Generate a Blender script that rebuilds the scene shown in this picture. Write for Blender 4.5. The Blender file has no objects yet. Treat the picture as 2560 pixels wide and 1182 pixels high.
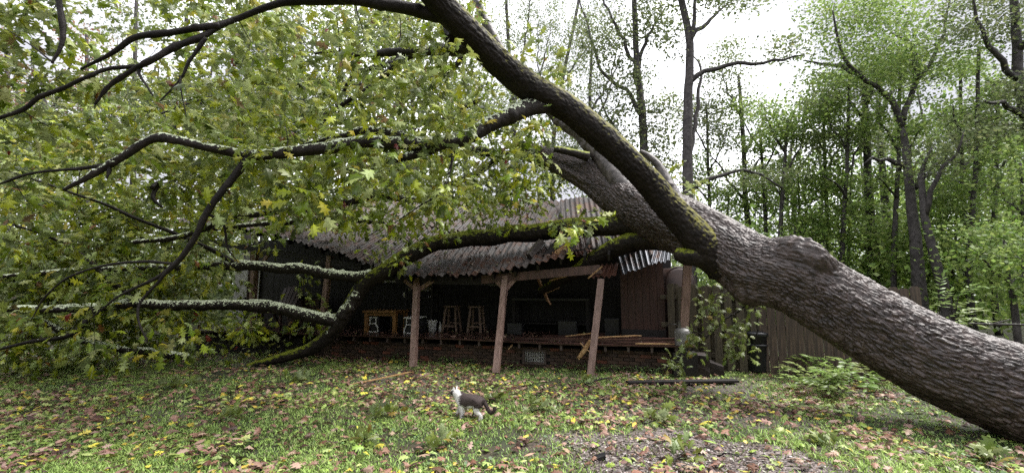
import bpy, math, random
import numpy as np
from mathutils import Vector, Matrix
random.seed(7); rng = np.random.default_rng(7)
PI = math.pi
sc = bpy.context.scene
COL = sc.collection

# ------------------------------------------------------------------ camera, sky, sun, exposure
CX, CY, F, HZ, EYE = 1280.0, 591.0, 1075.0, 720.0, 1.6
PITCH = math.atan((HZ - CY) / F)
cam_d = bpy.data.cameras.new('camera'); cam = bpy.data.objects.new('camera', cam_d); COL.objects.link(cam)
cam.location = (0, 0, EYE); cam.rotation_euler = (PI / 2 + PITCH, 0, 0)
cam_d.sensor_width = 36; cam_d.lens = 36 * F / 2560; cam_d.clip_end = 600; cam_d.clip_start = 0.05
sc.camera = cam
SUN_EL, SUN_AZ = math.radians(60), math.radians(80)       # azimuth clockwise from +Y
w = bpy.data.worlds.new('World'); sc.world = w; w.use_nodes = True
nt = w.node_tree; bg = nt.nodes['Background']
sky = nt.nodes.new('ShaderNodeTexSky'); sky.sky_type = 'NISHITA'; sky.sun_disc = False
sky.sun_elevation = SUN_EL; sky.sun_rotation = SUN_AZ; sky.dust_density = 4.0; sky.air_density = 1.0
hs = nt.nodes.new('ShaderNodeHueSaturation'); hs.inputs['Saturation'].default_value = 0.10; hs.inputs['Value'].default_value = 1.0
nt.links.new(sky.outputs[0], hs.inputs['Color'])
# overcast deck: the Nishita light averaged towards an even pale cloud layer
mx = nt.nodes.new('ShaderNodeMix'); mx.data_type = 'RGBA'; mx.inputs[0].default_value = 0.9
tcw = nt.nodes.new('ShaderNodeTexCoord'); nzw = nt.nodes.new('ShaderNodeTexNoise'); nzw.inputs['Scale'].default_value = 2.2; nzw.inputs['Detail'].default_value = 5
rw = nt.nodes.new('ShaderNodeValToRGB'); rw.color_ramp.elements[0].position = .44; rw.color_ramp.elements[1].position = .60
rw.color_ramp.elements[0].color = (2.7, 2.74, 3.05, 1); rw.color_ramp.elements[1].color = (10.5, 10.6, 11.2, 1)
nt.links.new(tcw.outputs['Generated'], nzw.inputs['Vector']); nt.links.new(nzw.outputs[0], rw.inputs[0])
nt.links.new(hs.outputs[0], mx.inputs[6]); nt.links.new(rw.outputs[0], mx.inputs[7])
nt.links.new(mx.outputs[2], bg.inputs[0]); bg.inputs[1].default_value = 0.055
sl = bpy.data.lights.new('sun', 'SUN'); sl.energy = 1.5; sl.angle = math.radians(36); sl.color = (1, .97, .93)
so = bpy.data.objects.new('sun', sl); COL.objects.link(so)
sd = Vector((math.sin(SUN_AZ) * math.cos(SUN_EL), math.cos(SUN_AZ) * math.cos(SUN_EL), math.sin(SUN_EL)))
so.rotation_euler = sd.to_track_quat('Z', 'Y').to_euler(); so.location = (0, -5, 30)
sc.view_settings.view_transform = 'Standard'; sc.view_settings.look = 'None'
sc.view_settings.exposure = 2.4; sc.view_settings.gamma = 1; sc.view_settings.use_curve_mapping = False
sc.render.engine = 'CYCLES'
sc.cycles.use_denoising = False
sc.cycles.denoiser = 'OPENIMAGEDENOISE'
sc.cycles.max_bounces = 6; sc.cycles.diffuse_bounces = 3; sc.cycles.glossy_bounces = 2; sc.cycles.transmission_bounces = 3
sc.cycles.use_adaptive_sampling = False; sc.cycles.sample_clamp_indirect = 3; sc.cycles.caustics_reflective = False; sc.cycles.caustics_refractive = False

# ------------------------------------------------------------------ helpers
def ray(px, py):
    x = (px - CX) / F; y = (CY - py) / F
    return np.array([x, math.cos(PITCH) - y * math.sin(PITCH), math.sin(PITCH) + y * math.cos(PITCH)])
def P(px, py, Y):                      # the point of the place that lies Y metres ahead on that line of sight
    d = ray(px, py); return np.array([0, 0, EYE]) + d * (Y / d[1])
def G(px, py, z=0.0):                  # ... that lies on the ground
    d = ray(px, py); return np.array([0, 0, EYE]) + d * ((z - EYE) / d[2])

def vnoise(p):
    p = np.asarray(p, float); i = np.floor(p).astype(np.int64); f = p - i; u = f * f * (3 - 2 * f)
    out = 0
    for dx in (0, 1):
        for dy in (0, 1):
            for dz in (0, 1):
                h = ((i[..., 0] + dx) * 374761393 + (i[..., 1] + dy) * 668265263 + (i[..., 2] + dz) * 1442695041) & 0xffffffff
                h = ((h ^ (h >> 13)) * 1274126177) & 0xffffffff
                h = (h ^ (h >> 16)) / 4294967295.0
                wgt = (u[..., 0] if dx else 1 - u[..., 0]) * (u[..., 1] if dy else 1 - u[..., 1]) * (u[..., 2] if dz else 1 - u[..., 2])
                out = out + h * wgt
    return out
def worley(p):
    """distance to the nearest and the second nearest feature point: cracked plates"""
    i = np.floor(p).astype(np.int64); f1 = np.full(p.shape[:-1], 9.); f2 = f1.copy()
    for dx in (-1, 0, 1):
        for dy in (-1, 0, 1):
            for dz in (-1, 0, 1):
                c = i + np.array([dx, dy, dz]); h = (c[..., 0] * 374761393 + c[..., 1] * 668265263 + c[..., 2] * 1442695041) & 0xffffffff
                h = ((h ^ (h >> 13)) * 1274126177) & 0xffffffff; h = h ^ (h >> 16)
                q = c + np.stack([(h & 1023) / 1023., ((h >> 10) & 1023) / 1023., ((h >> 20) & 1023) / 1023.], -1)
                d = np.sqrt(np.sum((q - p) ** 2, -1)); f2 = np.minimum(f2, np.maximum(f1, d)); f1 = np.minimum(f1, d)
    return f1, f2
def sstep(a, b, x):
    t = np.clip((x - a) / (b - a), 0, 1); return t * t * (3 - 2 * t)
def nrm(v):
    return v / np.maximum(np.linalg.norm(v, axis=-1, keepdims=True), 1e-9)

class Geo:
    """collects vertices, quads and triangles; mesh() makes one mesh of them"""
    def __init__(s): s.V = []; s.Q = []; s.T = []; s.C = []; s.n = 0; s.flat = False
    def add(s, V, Q=None, T=None, C=None):
        V = np.asarray(V, float).reshape(-1, 3)
        s.V.append(V)
        if Q is not None and len(Q): s.Q.append(np.asarray(Q, np.int64) + s.n)
        if T is not None and len(T): s.T.append(np.asarray(T, np.int64) + s.n)
        if C is not None: s.C.append(np.broadcast_to(np.asarray(C, float), (len(V), 3)))
        s.n += len(V)
    def mesh(s, name, smooth=True):
        smooth = smooth and not s.flat
        m = bpy.data.meshes.new(name)
        V = np.concatenate(s.V)
        Q = np.concatenate(s.Q) if s.Q else np.zeros((0, 4), np.int64)
        T = np.concatenate(s.T) if s.T else np.zeros((0, 3), np.int64)
        m.vertices.add(len(V)); m.vertices.foreach_set('co', V.astype(np.float32).ravel())
        li = np.concatenate([Q.ravel(), T.ravel()]).astype(np.int32)
        m.loops.add(len(li)); m.loops.foreach_set('vertex_index', li)
        m.polygons.add(len(Q) + len(T))
        st = np.concatenate([np.arange(len(Q)) * 4, len(Q) * 4 + np.arange(len(T)) * 3]).astype(np.int32)
        m.polygons.foreach_set('loop_start', st)
        m.polygons.foreach_set('use_smooth', np.full(len(Q) + len(T), smooth))
        m.update(calc_edges=True)
        if s.C:
            C = np.concatenate(s.C)
            if len(C) == len(V):
                a = m.attributes.new('col', 'FLOAT_COLOR', 'POINT')
                a.data.foreach_set('color', np.concatenate([C, np.ones((len(C), 1))], 1).astype(np.float32).ravel())
        m.validate()
        return m

WM = {}
def obj(name, mesh, mat=None, parent=None, basis=None):
    if isinstance(mesh, Geo): mesh = mesh.mesh(name)
    o = bpy.data.objects.new(name, mesh); COL.objects.link(o)
    if mat is not None and mesh is not None and not mesh.materials: mesh.materials.append(mat)
    b = basis if basis is not None else Matrix.Identity(4)
    o.matrix_basis = b; WM[o.name] = b.copy()
    if parent is not None:
        o.parent = parent; o.matrix_parent_inverse = WM[parent.name].inverted()
    return o
def tag(o, label=None, cat=None, group=None, kind=None):
    if label: o['label'] = label
    if cat: o['category'] = cat
    if group: o['group'] = group
    if kind: o['kind'] = kind
    return o
def thing(name, label, cat, loc=(0, 0, 0), group=None):
    o = bpy.data.objects.new(name, None); COL.objects.link(o); o.empty_display_size = .2
    b = Matrix.Translation(Vector([float(c) for c in loc])); o.matrix_basis = b; WM[o.name] = b
    return tag(o, label, cat, group)

def frames(Pt, ref=None):
    T = nrm(np.gradient(Pt, axis=0))
    if ref is None:
        A = np.eye(3); ref = A[np.argmin(np.abs(T @ A.T).max(0))]
    N = nrm(ref - (T @ ref)[:, None] * T); B = np.cross(T, N)
    return T, N, B
def tube(g, Pt, R, nseg=6, C=None, cap=True, disp=None, ref=None):
    Pt = np.asarray(Pt, float); R = np.asarray(R, float); n = len(Pt)
    T, N, B = frames(Pt, ref)
    a = np.arange(nseg) * 2 * PI / nseg
    rad = R[:, None] * np.ones((1, nseg))
    if disp is not None: rad = rad + disp
    V = Pt[:, None] + rad[..., None] * (np.cos(a)[None, :, None] * N[:, None] + np.sin(a)[None, :, None] * B[:, None])
    i = np.arange(n - 1)[:, None] * nseg; j = np.arange(nseg)[None]; k = (j + 1) % nseg
    Q = np.stack([i + j, i + k, i + nseg + k, i + nseg + j], -1).reshape(-1, 4)
    V = V.reshape(-1, 3); Tn = None
    if cap:
        V = np.concatenate([V, Pt[:1], Pt[-1:]]); m = n * nseg
        jj = np.arange(nseg); kk = (jj + 1) % nseg
        Tn = np.concatenate([np.stack([np.full(nseg, m), kk, jj], 1), np.stack([np.full(nseg, m + 1), (n - 1) * nseg + jj, (n - 1) * nseg + kk], 1)])
    g.add(V, Q, Tn, C)
def spline(pts, step, rads):
    pts = np.asarray(pts, float); rads = np.asarray(rads, float); n = len(pts)
    e = np.concatenate([[2 * pts[0] - pts[1]], pts, [2 * pts[-1] - pts[-2]]])
    out, ro = [], []
    for s in range(n - 1):
        p0, p1, p2, p3 = e[s:s + 4]; L = np.linalg.norm(p2 - p1); k = max(2, int(math.ceil(L / step)))
        t = (np.arange(k) / k)[:, None]
        out.append(.5 * (2 * p1 + (p2 - p0) * t + (2 * p0 - 5 * p1 + 4 * p2 - p3) * t ** 2 + (3 * p1 - p0 - 3 * p2 + p3) * t ** 3))
        ro.append(rads[s] + (rads[s + 1] - rads[s]) * t[:, 0])
    out.append(pts[-1:]); ro.append(rads[-1:])
    return np.concatenate(out), np.concatenate(ro)
def bark_disp(Pt, R, nseg, amp, sp, stretch, seed=0, plates=False):
    s = np.concatenate([[0], np.cumsum(np.linalg.norm(np.diff(Pt, axis=0), axis=1))])
    a = np.arange(nseg) * 2 * PI / nseg; R0 = R.mean()
    q = np.stack(np.broadcast_arrays(np.cos(a)[None] * R0 / sp + seed * 7.3, np.sin(a)[None] * R0 / sp, (s / (sp * stretch))[:, None]), -1)
    wv = np.stack([vnoise(q * .5 + k * 17.7) - .5 for k in range(3)], -1)
    q = q + wv * np.array([1.0, 1.0, .6])
    n1 = np.abs(2 * vnoise(q) - 1); n2 = np.abs(2 * vnoise(q * np.array([1.9, 1.9, 2.6]) + 31) - 1)
    big = vnoise(q * .17 + 5) - .5
    d = -amp * (1 - sstep(0, .42, n1)) - .5 * amp * (1 - sstep(0, .4, n2)) + .5 * amp * n1
    if plates:
        f1, f2 = worley(q * np.array([.55, .55, 1.0]) + wv * .6)
        d = .45 * d - 1.1 * amp * (1 - sstep(.02, .30, f2 - f1)) + amp * .35 * (vnoise(q * 3.1 + 7) - .5)
    d = d * (.55 + .9 * vnoise(q * np.array([.16, .16, .3]) + 3))
    if R0 < .14:                                # knots and swellings of the thinner limbs
        kb = vnoise(q * np.array([1, 1, 1]) * sp * np.array([5, 5, 9 * stretch])); d = d + R0 * .35 * sstep(.62, .9, kb)
    return d + big * min(.22 * R0, .09) + amp * .5 * (vnoise(q * 4.3) - .5)

def box_geo(g, c, s, M=None, C=None):
    x, y, z = [k / 2 for k in s]; g.flat = True
    V = np.array([[-x, -y, -z], [x, -y, -z], [x, y, -z], [-x, y, -z], [-x, -y, z], [x, -y, z], [x, y, z], [-x, y, z]])
    if M is not None: V = V @ np.array(M).T
    g.add(V + np.asarray(c), [[0, 3, 2, 1], [4, 5, 6, 7], [0, 1, 5, 4], [1, 2, 6, 5], [2, 3, 7, 6], [3, 0, 4, 7]], C=C)
def plank(g, p0, p1, w_, t_, up=(0, 0, 1), j0=0., j1=0., nj=5):
    """a board from p0 to p1, w_ wide across up x axis, t_ thick along up; j0 / j1: length of the splinters of a broken end"""
    g.flat = True; p0 = np.asarray(p0, float); p1 = np.asarray(p1, float); ax = nrm(p1 - p0); up = np.asarray(up, float)
    up = nrm(up - ax * (up @ ax)); sd_ = np.cross(ax, up); b = .006
    L = np.linalg.norm(p1 - p0)
    xs = np.linspace(-w_ / 2, w_ / 2, nj + 1)
    ring = []
    for e, (pp, jj, sg) in enumerate(((p0, j0, -1), (p1, j1, 1))):
        off = np.array([random.uniform(0, 1) * jj if (k % 2) else random.uniform(-.6, .1) * jj for k in range(nj + 1)])
        top = np.array([pp + sd_ * x + up * t_ / 2 + ax * sg * o for x, o in zip(xs, off)])
        bot = np.array([pp + sd_ * x - up * t_ / 2 + ax * sg * (o - jj * random.uniform(-.3, .4)) for x, o in zip(xs, off)])
        ring.append((top, bot))
    V = np.concatenate([ring[0][0], ring[0][1], ring[1][0], ring[1][1]]); n = nj + 1
    Q = []
    for k in range(nj):
        Q += [[k, k + 1, 2 * n + k + 1, 2 * n + k], [n + k + 1, n + k, 3 * n + k, 3 * n + k + 1], [k + 1, k, n + k, n + k + 1], [2 * n + k, 2 * n + k + 1, 3 * n + k + 1, 3 * n + k]]
    Q += [[0, 2 * n, 3 * n, n], [n - 1, 2 * n - 1, 4 * n - 1, 3 * n - 1]]
    g.add(V, Q)

# ------------------------------------------------------------------ materials
def mat(name):
    m = bpy.data.materials.new(name); m.use_nodes = True
    return m, m.node_tree, m.node_tree.nodes['Principled BSDF']
def N(nt, t, **kw):
    n = nt.nodes.new(t)
    for k, v in kw.items():
        if k.startswith('i_'): n.inputs[k[2:].replace('_', ' ')].default_value = v
        else: setattr(n, k, v)
    return n
def L(nt, a, b): nt.links.new(a, b)
def noise_ramp(nt, scale, c0, c1, lo=.35, hi=.65, detail=4, stretch=None, seed=0.):
    tc = N(nt, 'ShaderNodeTexCoord'); mp = N(nt, 'ShaderNodeMapping'); mp.inputs['Location'].default_value = (seed, seed * .7, seed * 1.3)
    if stretch: mp.inputs['Scale'].default_value = stretch
    L(nt, tc.outputs['Object'], mp.inputs[0])
    nz = N(nt, 'ShaderNodeTexNoise', i_Scale=scale, i_Detail=detail); L(nt, mp.outputs[0], nz.inputs['Vector'])
    rp = N(nt, 'ShaderNodeValToRGB'); e = rp.color_ramp.elements
    e[0].position = lo; e[1].position = hi; e[0].color = (*c0, 1); e[1].color = (*c1, 1)
    L(nt, nz.outputs[0], rp.inputs[0]); return nz, rp
def mixc(nt, fac, a, b):
    m = N(nt, 'ShaderNodeMix', data_type='RGBA')
    if hasattr(fac, 'links'): L(nt, fac, m.inputs[0])
    else: m.inputs[0].default_value = fac
    for s, k in ((a, 6), (b, 7)):
        if hasattr(s, 'links'): L(nt, s, m.inputs[k])
        else: m.inputs[k].default_value = (*s, 1)
    return m.outputs[2]
def bump(nt, bs, h, strength=.5, dist=.01):
    b = N(nt, 'ShaderNodeBump'); b.inputs['Strength'].default_value = strength; b.inputs['Distance'].default_value = dist
    L(nt, h, b.inputs['Height']); L(nt, b.outputs[0], bs.inputs['Normal'])
def simple(name, c0, c1=None, scale=8, rough=.6, metal=0., stretch=None, bs=.3, bd=.004, lo=.35, hi=.65):
    m, nt, b = mat(name)
    if c1 is None: c1 = tuple(k * .6 for k in c0)
    nz, rp = noise_ramp(nt, scale, c0, c1, lo, hi, 5, stretch)
    L(nt, rp.outputs[0], b.inputs['Base Color']); b.inputs['Roughness'].default_value = rough; b.inputs['Metallic'].default_value = metal
    if bs: bump(nt, b, nz.outputs[0], bs, bd)
    return m
def bark_mat(name, c0, c1, moss=None, lichen=None, rough=.5, mosscol=(.06, .075, .012), lichcol=(.50, .55, .40)):
    """moss / lichen: how far from straight up (normal z) the growth reaches; None for none"""
    m, nt, b = mat(name)
    nz, rp = noise_ramp(nt, 9, c0, c1, .3, .7, 6)
    nz2, rp2 = noise_ramp(nt, 55, (.45,) * 3, (1.25,) * 3, .3, .7, 3)
    mu = N(nt, 'ShaderNodeMix', data_type='RGBA', blend_type='MULTIPLY'); mu.inputs[0].default_value = 1
    L(nt, rp.outputs[0], mu.inputs[6]); L(nt, rp2.outputs[0], mu.inputs[7]); col = mu.outputs[2]
    ge = N(nt, 'ShaderNodeNewGeometry'); sp = N(nt, 'ShaderNodeSeparateXYZ'); L(nt, ge.outputs['Normal'], sp.inputs[0])
    def growth(col, lim, c, scale, amp, sd, sharp):
        n_, r_ = noise_ramp(nt, scale, tuple(k * .55 for k in c), tuple(k * 1.35 for k in c), .3, .7, 4, seed=sd)
        a = N(nt, 'ShaderNodeMath', operation='MULTIPLY_ADD'); L(nt, n_.outputs[0], a.inputs[0]); a.inputs[1].default_value = amp; L(nt, sp.outputs[2], a.inputs[2])
        r = N(nt, 'ShaderNodeMapRange'); L(nt, a.outputs[0], r.inputs[0]); r.inputs[1].default_value = lim + amp * .5; r.inputs[2].default_value = lim + amp * .5 + sharp
        return mixc(nt, r.outputs[0], col, r_.outputs[0])
    if moss is not None: col = growth(col, moss, mosscol, 14, 1.4, 3.1, .35)
    if lichen is not None: col = growth(col, lichen, lichcol, 26, 3.2, 9.7, .12)
    L(nt, col, b.inputs['Base Color']); b.inputs['Roughness'].default_value = rough
    b.inputs['Specular IOR Level'].default_value = .5 if rough < .52 else .22
    bump(nt, b, nz2.outputs[0], .6, .012)
    return m
def leaf_mat(name, by='attr', trans=.33, rough=.32, pale=(.27, .31, .16), palemix=.4):
    m, nt, b = mat(name)
    if by == 'attr': s = N(nt, 'ShaderNodeAttribute', attribute_name='col').outputs['Color']
    else: s = N(nt, 'ShaderNodeObjectInfo').outputs['Color']
    ge = N(nt, 'ShaderNodeNewGeometry')
    under = mixc(nt, palemix, s, pale); col = mixc(nt, ge.outputs['Backfacing'], s, under)
    nz, rp = noise_ramp(nt, 22, (.75,) * 3, (1.2,) * 3, .3, .7, 3)
    mu = N(nt, 'ShaderNodeMix', data_type='RGBA', blend_type='MULTIPLY'); mu.inputs[0].default_value = 1
    L(nt, col, mu.inputs[6]); L(nt, rp.outputs[0], mu.inputs[7])
    L(nt, mu.outputs[2], b.inputs['Base Color']); b.inputs['Roughness'].default_value = rough
    b.inputs['Specular IOR Level'].default_value = .36
    tr = N(nt, 'ShaderNodeBsdfTranslucent'); L(nt, mu.outputs[2], tr.inputs[0])
    ms = N(nt, 'ShaderNodeMixShader'); ms.inputs[0].default_value = trans
    L(nt, b.outputs[0], ms.inputs[1]); L(nt, tr.outputs[0], ms.inputs[2])
    L(nt, ms.outputs[0], nt.nodes['Material Output'].inputs[0])
    return m
M_trunk = bark_mat('oak trunk bark', (.020, .0140, .0120), (.088, .062, .055), moss=1.12, rough=.45, mosscol=(.05, .05, .018))
M_pale = bark_mat('oak grey limb bark', (.028, .023, .021), (.10, .082, .077), moss=.75, rough=.5)
M_mossy = bark_mat('oak mossy limb bark', (.008, .006, .005), (.022, .016, .013), moss=.10, rough=.65, mosscol=(.105, .098, .010))
M_green = bark_mat('oak green mossy limb bark', (.010, .008, .0065), (.030, .023, .019), moss=.22, rough=.65, mosscol=(.16, .185, .014))
M_lichen = bark_mat('oak lichen limb bark', (.012, .009, .008), (.036, .028, .024), moss=.8, lichen=.42, rough=.6)
M_twig = bark_mat('oak twig bark', (.008, .006, .0055), (.026, .020, .018), lichen=1.3, rough=.6)
M_leaf = leaf_mat('oak leaf'); M_leafo = leaf_mat('oak leaf single', 'obj')
M_litter = leaf_mat('fallen leaf', trans=.12, rough=.45, palemix=.3); M_littero = leaf_mat('fallen leaf single', 'obj', trans=.12, rough=.45, palemix=.3)
M_far = leaf_mat('woodland leaf', trans=.55, rough=.45, palemix=.3)
M_grass = leaf_mat('grass blade', trans=.25, rough=.5, palemix=0.)
M_btrunk = bark_mat('woodland bark', (.03, .026, .026), (.10, .09, .088), lichen=.95, rough=.7)
M_post = simple('brown painted post', (.30, .195, .165), (.17, .105, .085), 3, .45, stretch=(6, 6, .8), bs=.25)
M_beam = simple('stained beam', (.12, .066, .055), (.06, .034, .028), 3, .55, stretch=(5, 5, .8))
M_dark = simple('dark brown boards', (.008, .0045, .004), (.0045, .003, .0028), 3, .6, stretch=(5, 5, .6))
M_wallr = simple('red brown boards', (.058, .022, .015), (.032, .013, .009), 3, .55, stretch=(5, 5, .6))
M_deck = simple('wet deck boards', (.055, .024, .018), (.028, .0125, .010), 4, .3, stretch=(1, 5, 1))
M_joist = simple('joist wood', (.10, .07, .06), (.05, .035, .03), 5, .6)
M_mortar = simple('dark mortar', (.02, .016, .013), (.012, .01, .008), 20, .8)
M_split = simple('split raw wood', (.42, .28, .13), (.26, .13, .05), 12, .6, stretch=(1, 1, 3), bs=.5)
M_orange = simple('honey table wood', (.27, .135, .045), (.18, .085, .028), 5, .4)
M_stool = simple('grey brown stool wood', (.17, .11, .08), (.11, .07, .05), 6, .5)
M_black = simple('black plastic', (.014, .014, .016), (.01, .01, .011), 20, .38, bs=.1)
M_bin = simple('black bin plastic', (.02, .021, .024), (.014, .014, .016), 8, .33, bs=.1)
M_white = simple('white plastic', (.78, .78, .76), (.6, .6, .58), 20, .4, bs=0)
M_glass = simple('dark window glass', (.03, .03, .035), None, 5, .06, bs=0)
M_frame = simple('grey white frame', (.45, .45, .42), (.33, .32, .3), 6, .5)
M_rusty = simple('rusty tank', (.045, .022, .016), (.022, .012, .010), 4, .45, .1, bs=.3)
M_prop = simple('grey cylinder paint', (.22, .22, .21), (.12, .115, .11), 7, .4, bs=.1)
M_step = simple('mossy concrete', (.035, .024, .020), (.018, .014, .012), 7, .75, bs=.7, bd=.02)
M_fence = simple('weathered picket', (.085, .068, .04), (.042, .035, .022), 3, .65, stretch=(7, 7, .9), bs=.5)
M_fence2 = simple('weathered brown board', (.10, .068, .048), (.036, .026, .02), 3, .65, stretch=(9, 9, .8), bs=.5)
M_brick = None
def brick_mat():
    m, nt, b = mat('old brick')
    oi = N(nt, 'ShaderNodeObjectInfo'); rp = N(nt, 'ShaderNodeValToRGB'); e = rp.color_ramp.elements
    e[0].position = 0; e[0].color = (.036, .021, .016, 1); e[1].position = 1; e[1].color = (.16, .05, .028, 1)
    k = rp.color_ramp.elements.new(.55); k.color = (.06, .037, .022, 1); k = rp.color_ramp.elements.new(.85); k.color = (.08, .038, .025, 1)
    L(nt, oi.outputs['Random'], rp.inputs[0])
    nz, r2 = noise_ramp(nt, 18, (.7,) * 3, (1.25,) * 3, .3, .7, 5)
    mu = N(nt, 'ShaderNodeMix', data_type='RGBA', blend_type='MULTIPLY'); mu.inputs[0].default_value = 1
    L(nt, rp.outputs[0], mu.inputs[6]); L(nt, r2.outputs[0], mu.inputs[7]); L(nt, mu.outputs[2], b.inputs['Base Color'])
    b.inputs['Roughness'].default_value = .75; bump(nt, b, nz.outputs[0], .5, .006); return m
M_brick = brick_mat()
def roof_mat(name, c0, c1, rust, lo, rough=.33, metal=.55):
    m, nt, b = mat(name)
    nz, rp = noise_ramp(nt, 2.2, c0, c1, .3, .7, 5)
    n2, r2 = noise_ramp(nt, 3.5, (0, 0, 0), (1, 1, 1), lo, lo + .15, 8, seed=4.4)
    L(nt, mixc(nt, r2.outputs[0], rp.outputs[0], rust), b.inputs['Base Color'])
    b.inputs['Metallic'].default_value = metal; b.inputs['Roughness'].default_value = rough; b.inputs['Specular IOR Level'].default_value = .3
    bump(nt, b, n2.outputs[0], .2, .004); return m
M_roof = roof_mat('dark corrugated iron', (.060, .050, .047), (.030, .025, .024), (.055, .024, .014), .46, .42, .1)
M_roofb = roof_mat('bare corrugated iron', (.13, .14, .165), (.07, .075, .085), (.06, .028, .016), .50, .40, .4)
M_roofr = roof_mat('rusted corrugated iron', (.08, .035, .022), (.05, .022, .016), (.1, .04, .02), .5, .5, .2)

# ------------------------------------------------------------------ the ground
def gz(x, y):
    x = np.asarray(x, float); y = np.asarray(y, float)
    return .05 * (vnoise(np.stack([x * .6, y * .6, x * 0], -1)) - .5) + .025 * (vnoise(np.stack([x * 2.7, y * 2.7, x * 0 + 3], -1)) - .5)
DC = G(1660, 1140)                       # centre of the bare patch
def dirtmask(x, y):
    n = vnoise(np.stack([x * 1.6, y * 1.6, x * 0 + 9], -1)) - .5
    d = np.hypot((x - DC[0] - .1) / 1.4, (y - DC[1] + .25) / .85) + n * .9
    n2 = vnoise(np.stack([x * .9 + 40, y * .9, x * 0 + 2], -1))
    strip = sstep(.55, .2, np.abs(-.254 * -(x - 3) * 0 + (y - (8.35 - .262 * (x - 3.0)))))  # worn earth along the house front
    return np.clip(np.maximum(sstep(1.15, .75, d), np.maximum(sstep(.72, .82, n2) * .55, .0)), 0, 1)
ax = np.concatenate([np.linspace(-90, -14, 20)[:-1], np.linspace(-14, 14, 240), np.linspace(14, 90, 20)[1:]])
ay = np.concatenate([np.linspace(-30, 0, 8)[:-1], np.linspace(0, 14, 180), np.linspace(14, 120, 30)[1:]])
X, Y = np.meshgrid(ax, ay); Z = gz(X, Y)
g = Geo(); nx, ny = len(ax), len(ay); ii = np.arange(ny - 1)[:, None] * nx + np.arange(nx - 1)[None]
dm = dirtmask(X, Y)
g.add(np.stack([X, Y, Z], -1).reshape(-1, 3), np.stack([ii, ii + 1, ii + nx + 1, ii + nx], -1).reshape(-1, 4), C=np.repeat(dm.reshape(-1, 1), 3, 1))
def ground_mat():
    m, nt, b = mat('lawn soil')
    n1, r1 = noise_ramp(nt, 3, (.022, .030, .010), (.045, .032, .020), .42, .62, 8)
    n2, r2 = noise_ramp(nt, 30, (.30, .25, .235), (.02, .014, .012), .44, .56, 8)
    n3, r3 = noise_ramp(nt, 5, (.035, .022, .017), (.10, .08, .075), .4, .6, 6, seed=3.)
    at = N(nt, 'ShaderNodeAttribute', attribute_name='col')
    dirt = mixc(nt, .5, r2.outputs[0], r3.outputs[0])
    L(nt, mixc(nt, at.outputs['Fac'], r1.outputs[0], dirt), b.inputs['Base Color']); b.inputs['Roughness'].default_value = .8
    bump(nt, b, n2.outputs[0], .8, .02); return m
tag(obj('lawn', g, ground_mat()), kind='structure', label='leaf strewn lawn with a bare ashy patch')

# ------------------------------------------------------------------ leaves
def outline_leaf(half, c=(0, .42), cup=.1, bend=.25):
    pts = [(x, y) for x, y in half] + [(-x, y) for x, y in half[-2::-1]]
    V = np.array([[c[0], c[1], cup]] + [[x, y, -.35 * abs(x) * .5 - bend * (y - .3) ** 2] for x, y in pts])
    n = len(pts); T = np.array([[0, 1 + k, 1 + (k + 1) % n] for k in range(n)])
    return V, T
LEAF_A = outline_leaf([(.02, 0), (.20, .2), (.09, .3), (.38, .5), (.15, .58), (.3, .82), (.07, .8), (0, 1)])
LEAF_B = outline_leaf([(.02, 0), (.16, .26), (.08, .33), (.34, .42), (.12, .55), (.40, .72), (.12, .74), (.16, .98), (0, .9)], (0, .46), .06, .35)
LEAF_S = (np.array([[0, 0, 0], [.3, .5, -.06], [0, 1, -.12], [-.3, .5, -.06], ]), np.array([[0, 1, 2], [0, 2, 3]]))
LEAF_N = outline_leaf([(.02, 0), (.16, .3), (.17, .6), (0, 1)], (0, .45), .05, .2)
def leaves(g, tmpl, pos, axis, normal, size, col, widen=1.):
    V, T = tmpl; n = len(pos)
    if n == 0: return
    Yv = nrm(axis); Xv = nrm(np.cross(Yv, normal)); Zv = np.cross(Xv, Yv)
    size = np.asarray(size).reshape(-1, 1, 1)
    cz = rng.normal(1.1, .9, n).reshape(-1, 1, 1); widen = (widen * rng.uniform(.72, 1.1, n)).reshape(-1, 1, 1)
    W = pos[:, None] + size * (V[None, :, :1] * widen * Xv[:, None] + V[None, :, 1:2] * Yv[:, None] + V[None, :, 2:] * cz * Zv[:, None])
    TT = (T[None] + (np.arange(n) * len(V))[:, None, None]).reshape(-1, 3)
    g.add(W.reshape(-1, 3), None, TT, np.repeat(col, len(V), 0))
def pick_cols(n, table):
    wts = np.array([t[0] for t in table], float); wts /= wts.sum()
    c = np.array([t[1] for t in table])[rng.choice(len(table), n, p=wts)]
    return c * rng.uniform(.75, 1.25, (n, 1)) * rng.uniform(.93, 1.07, (n, 3))

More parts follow.
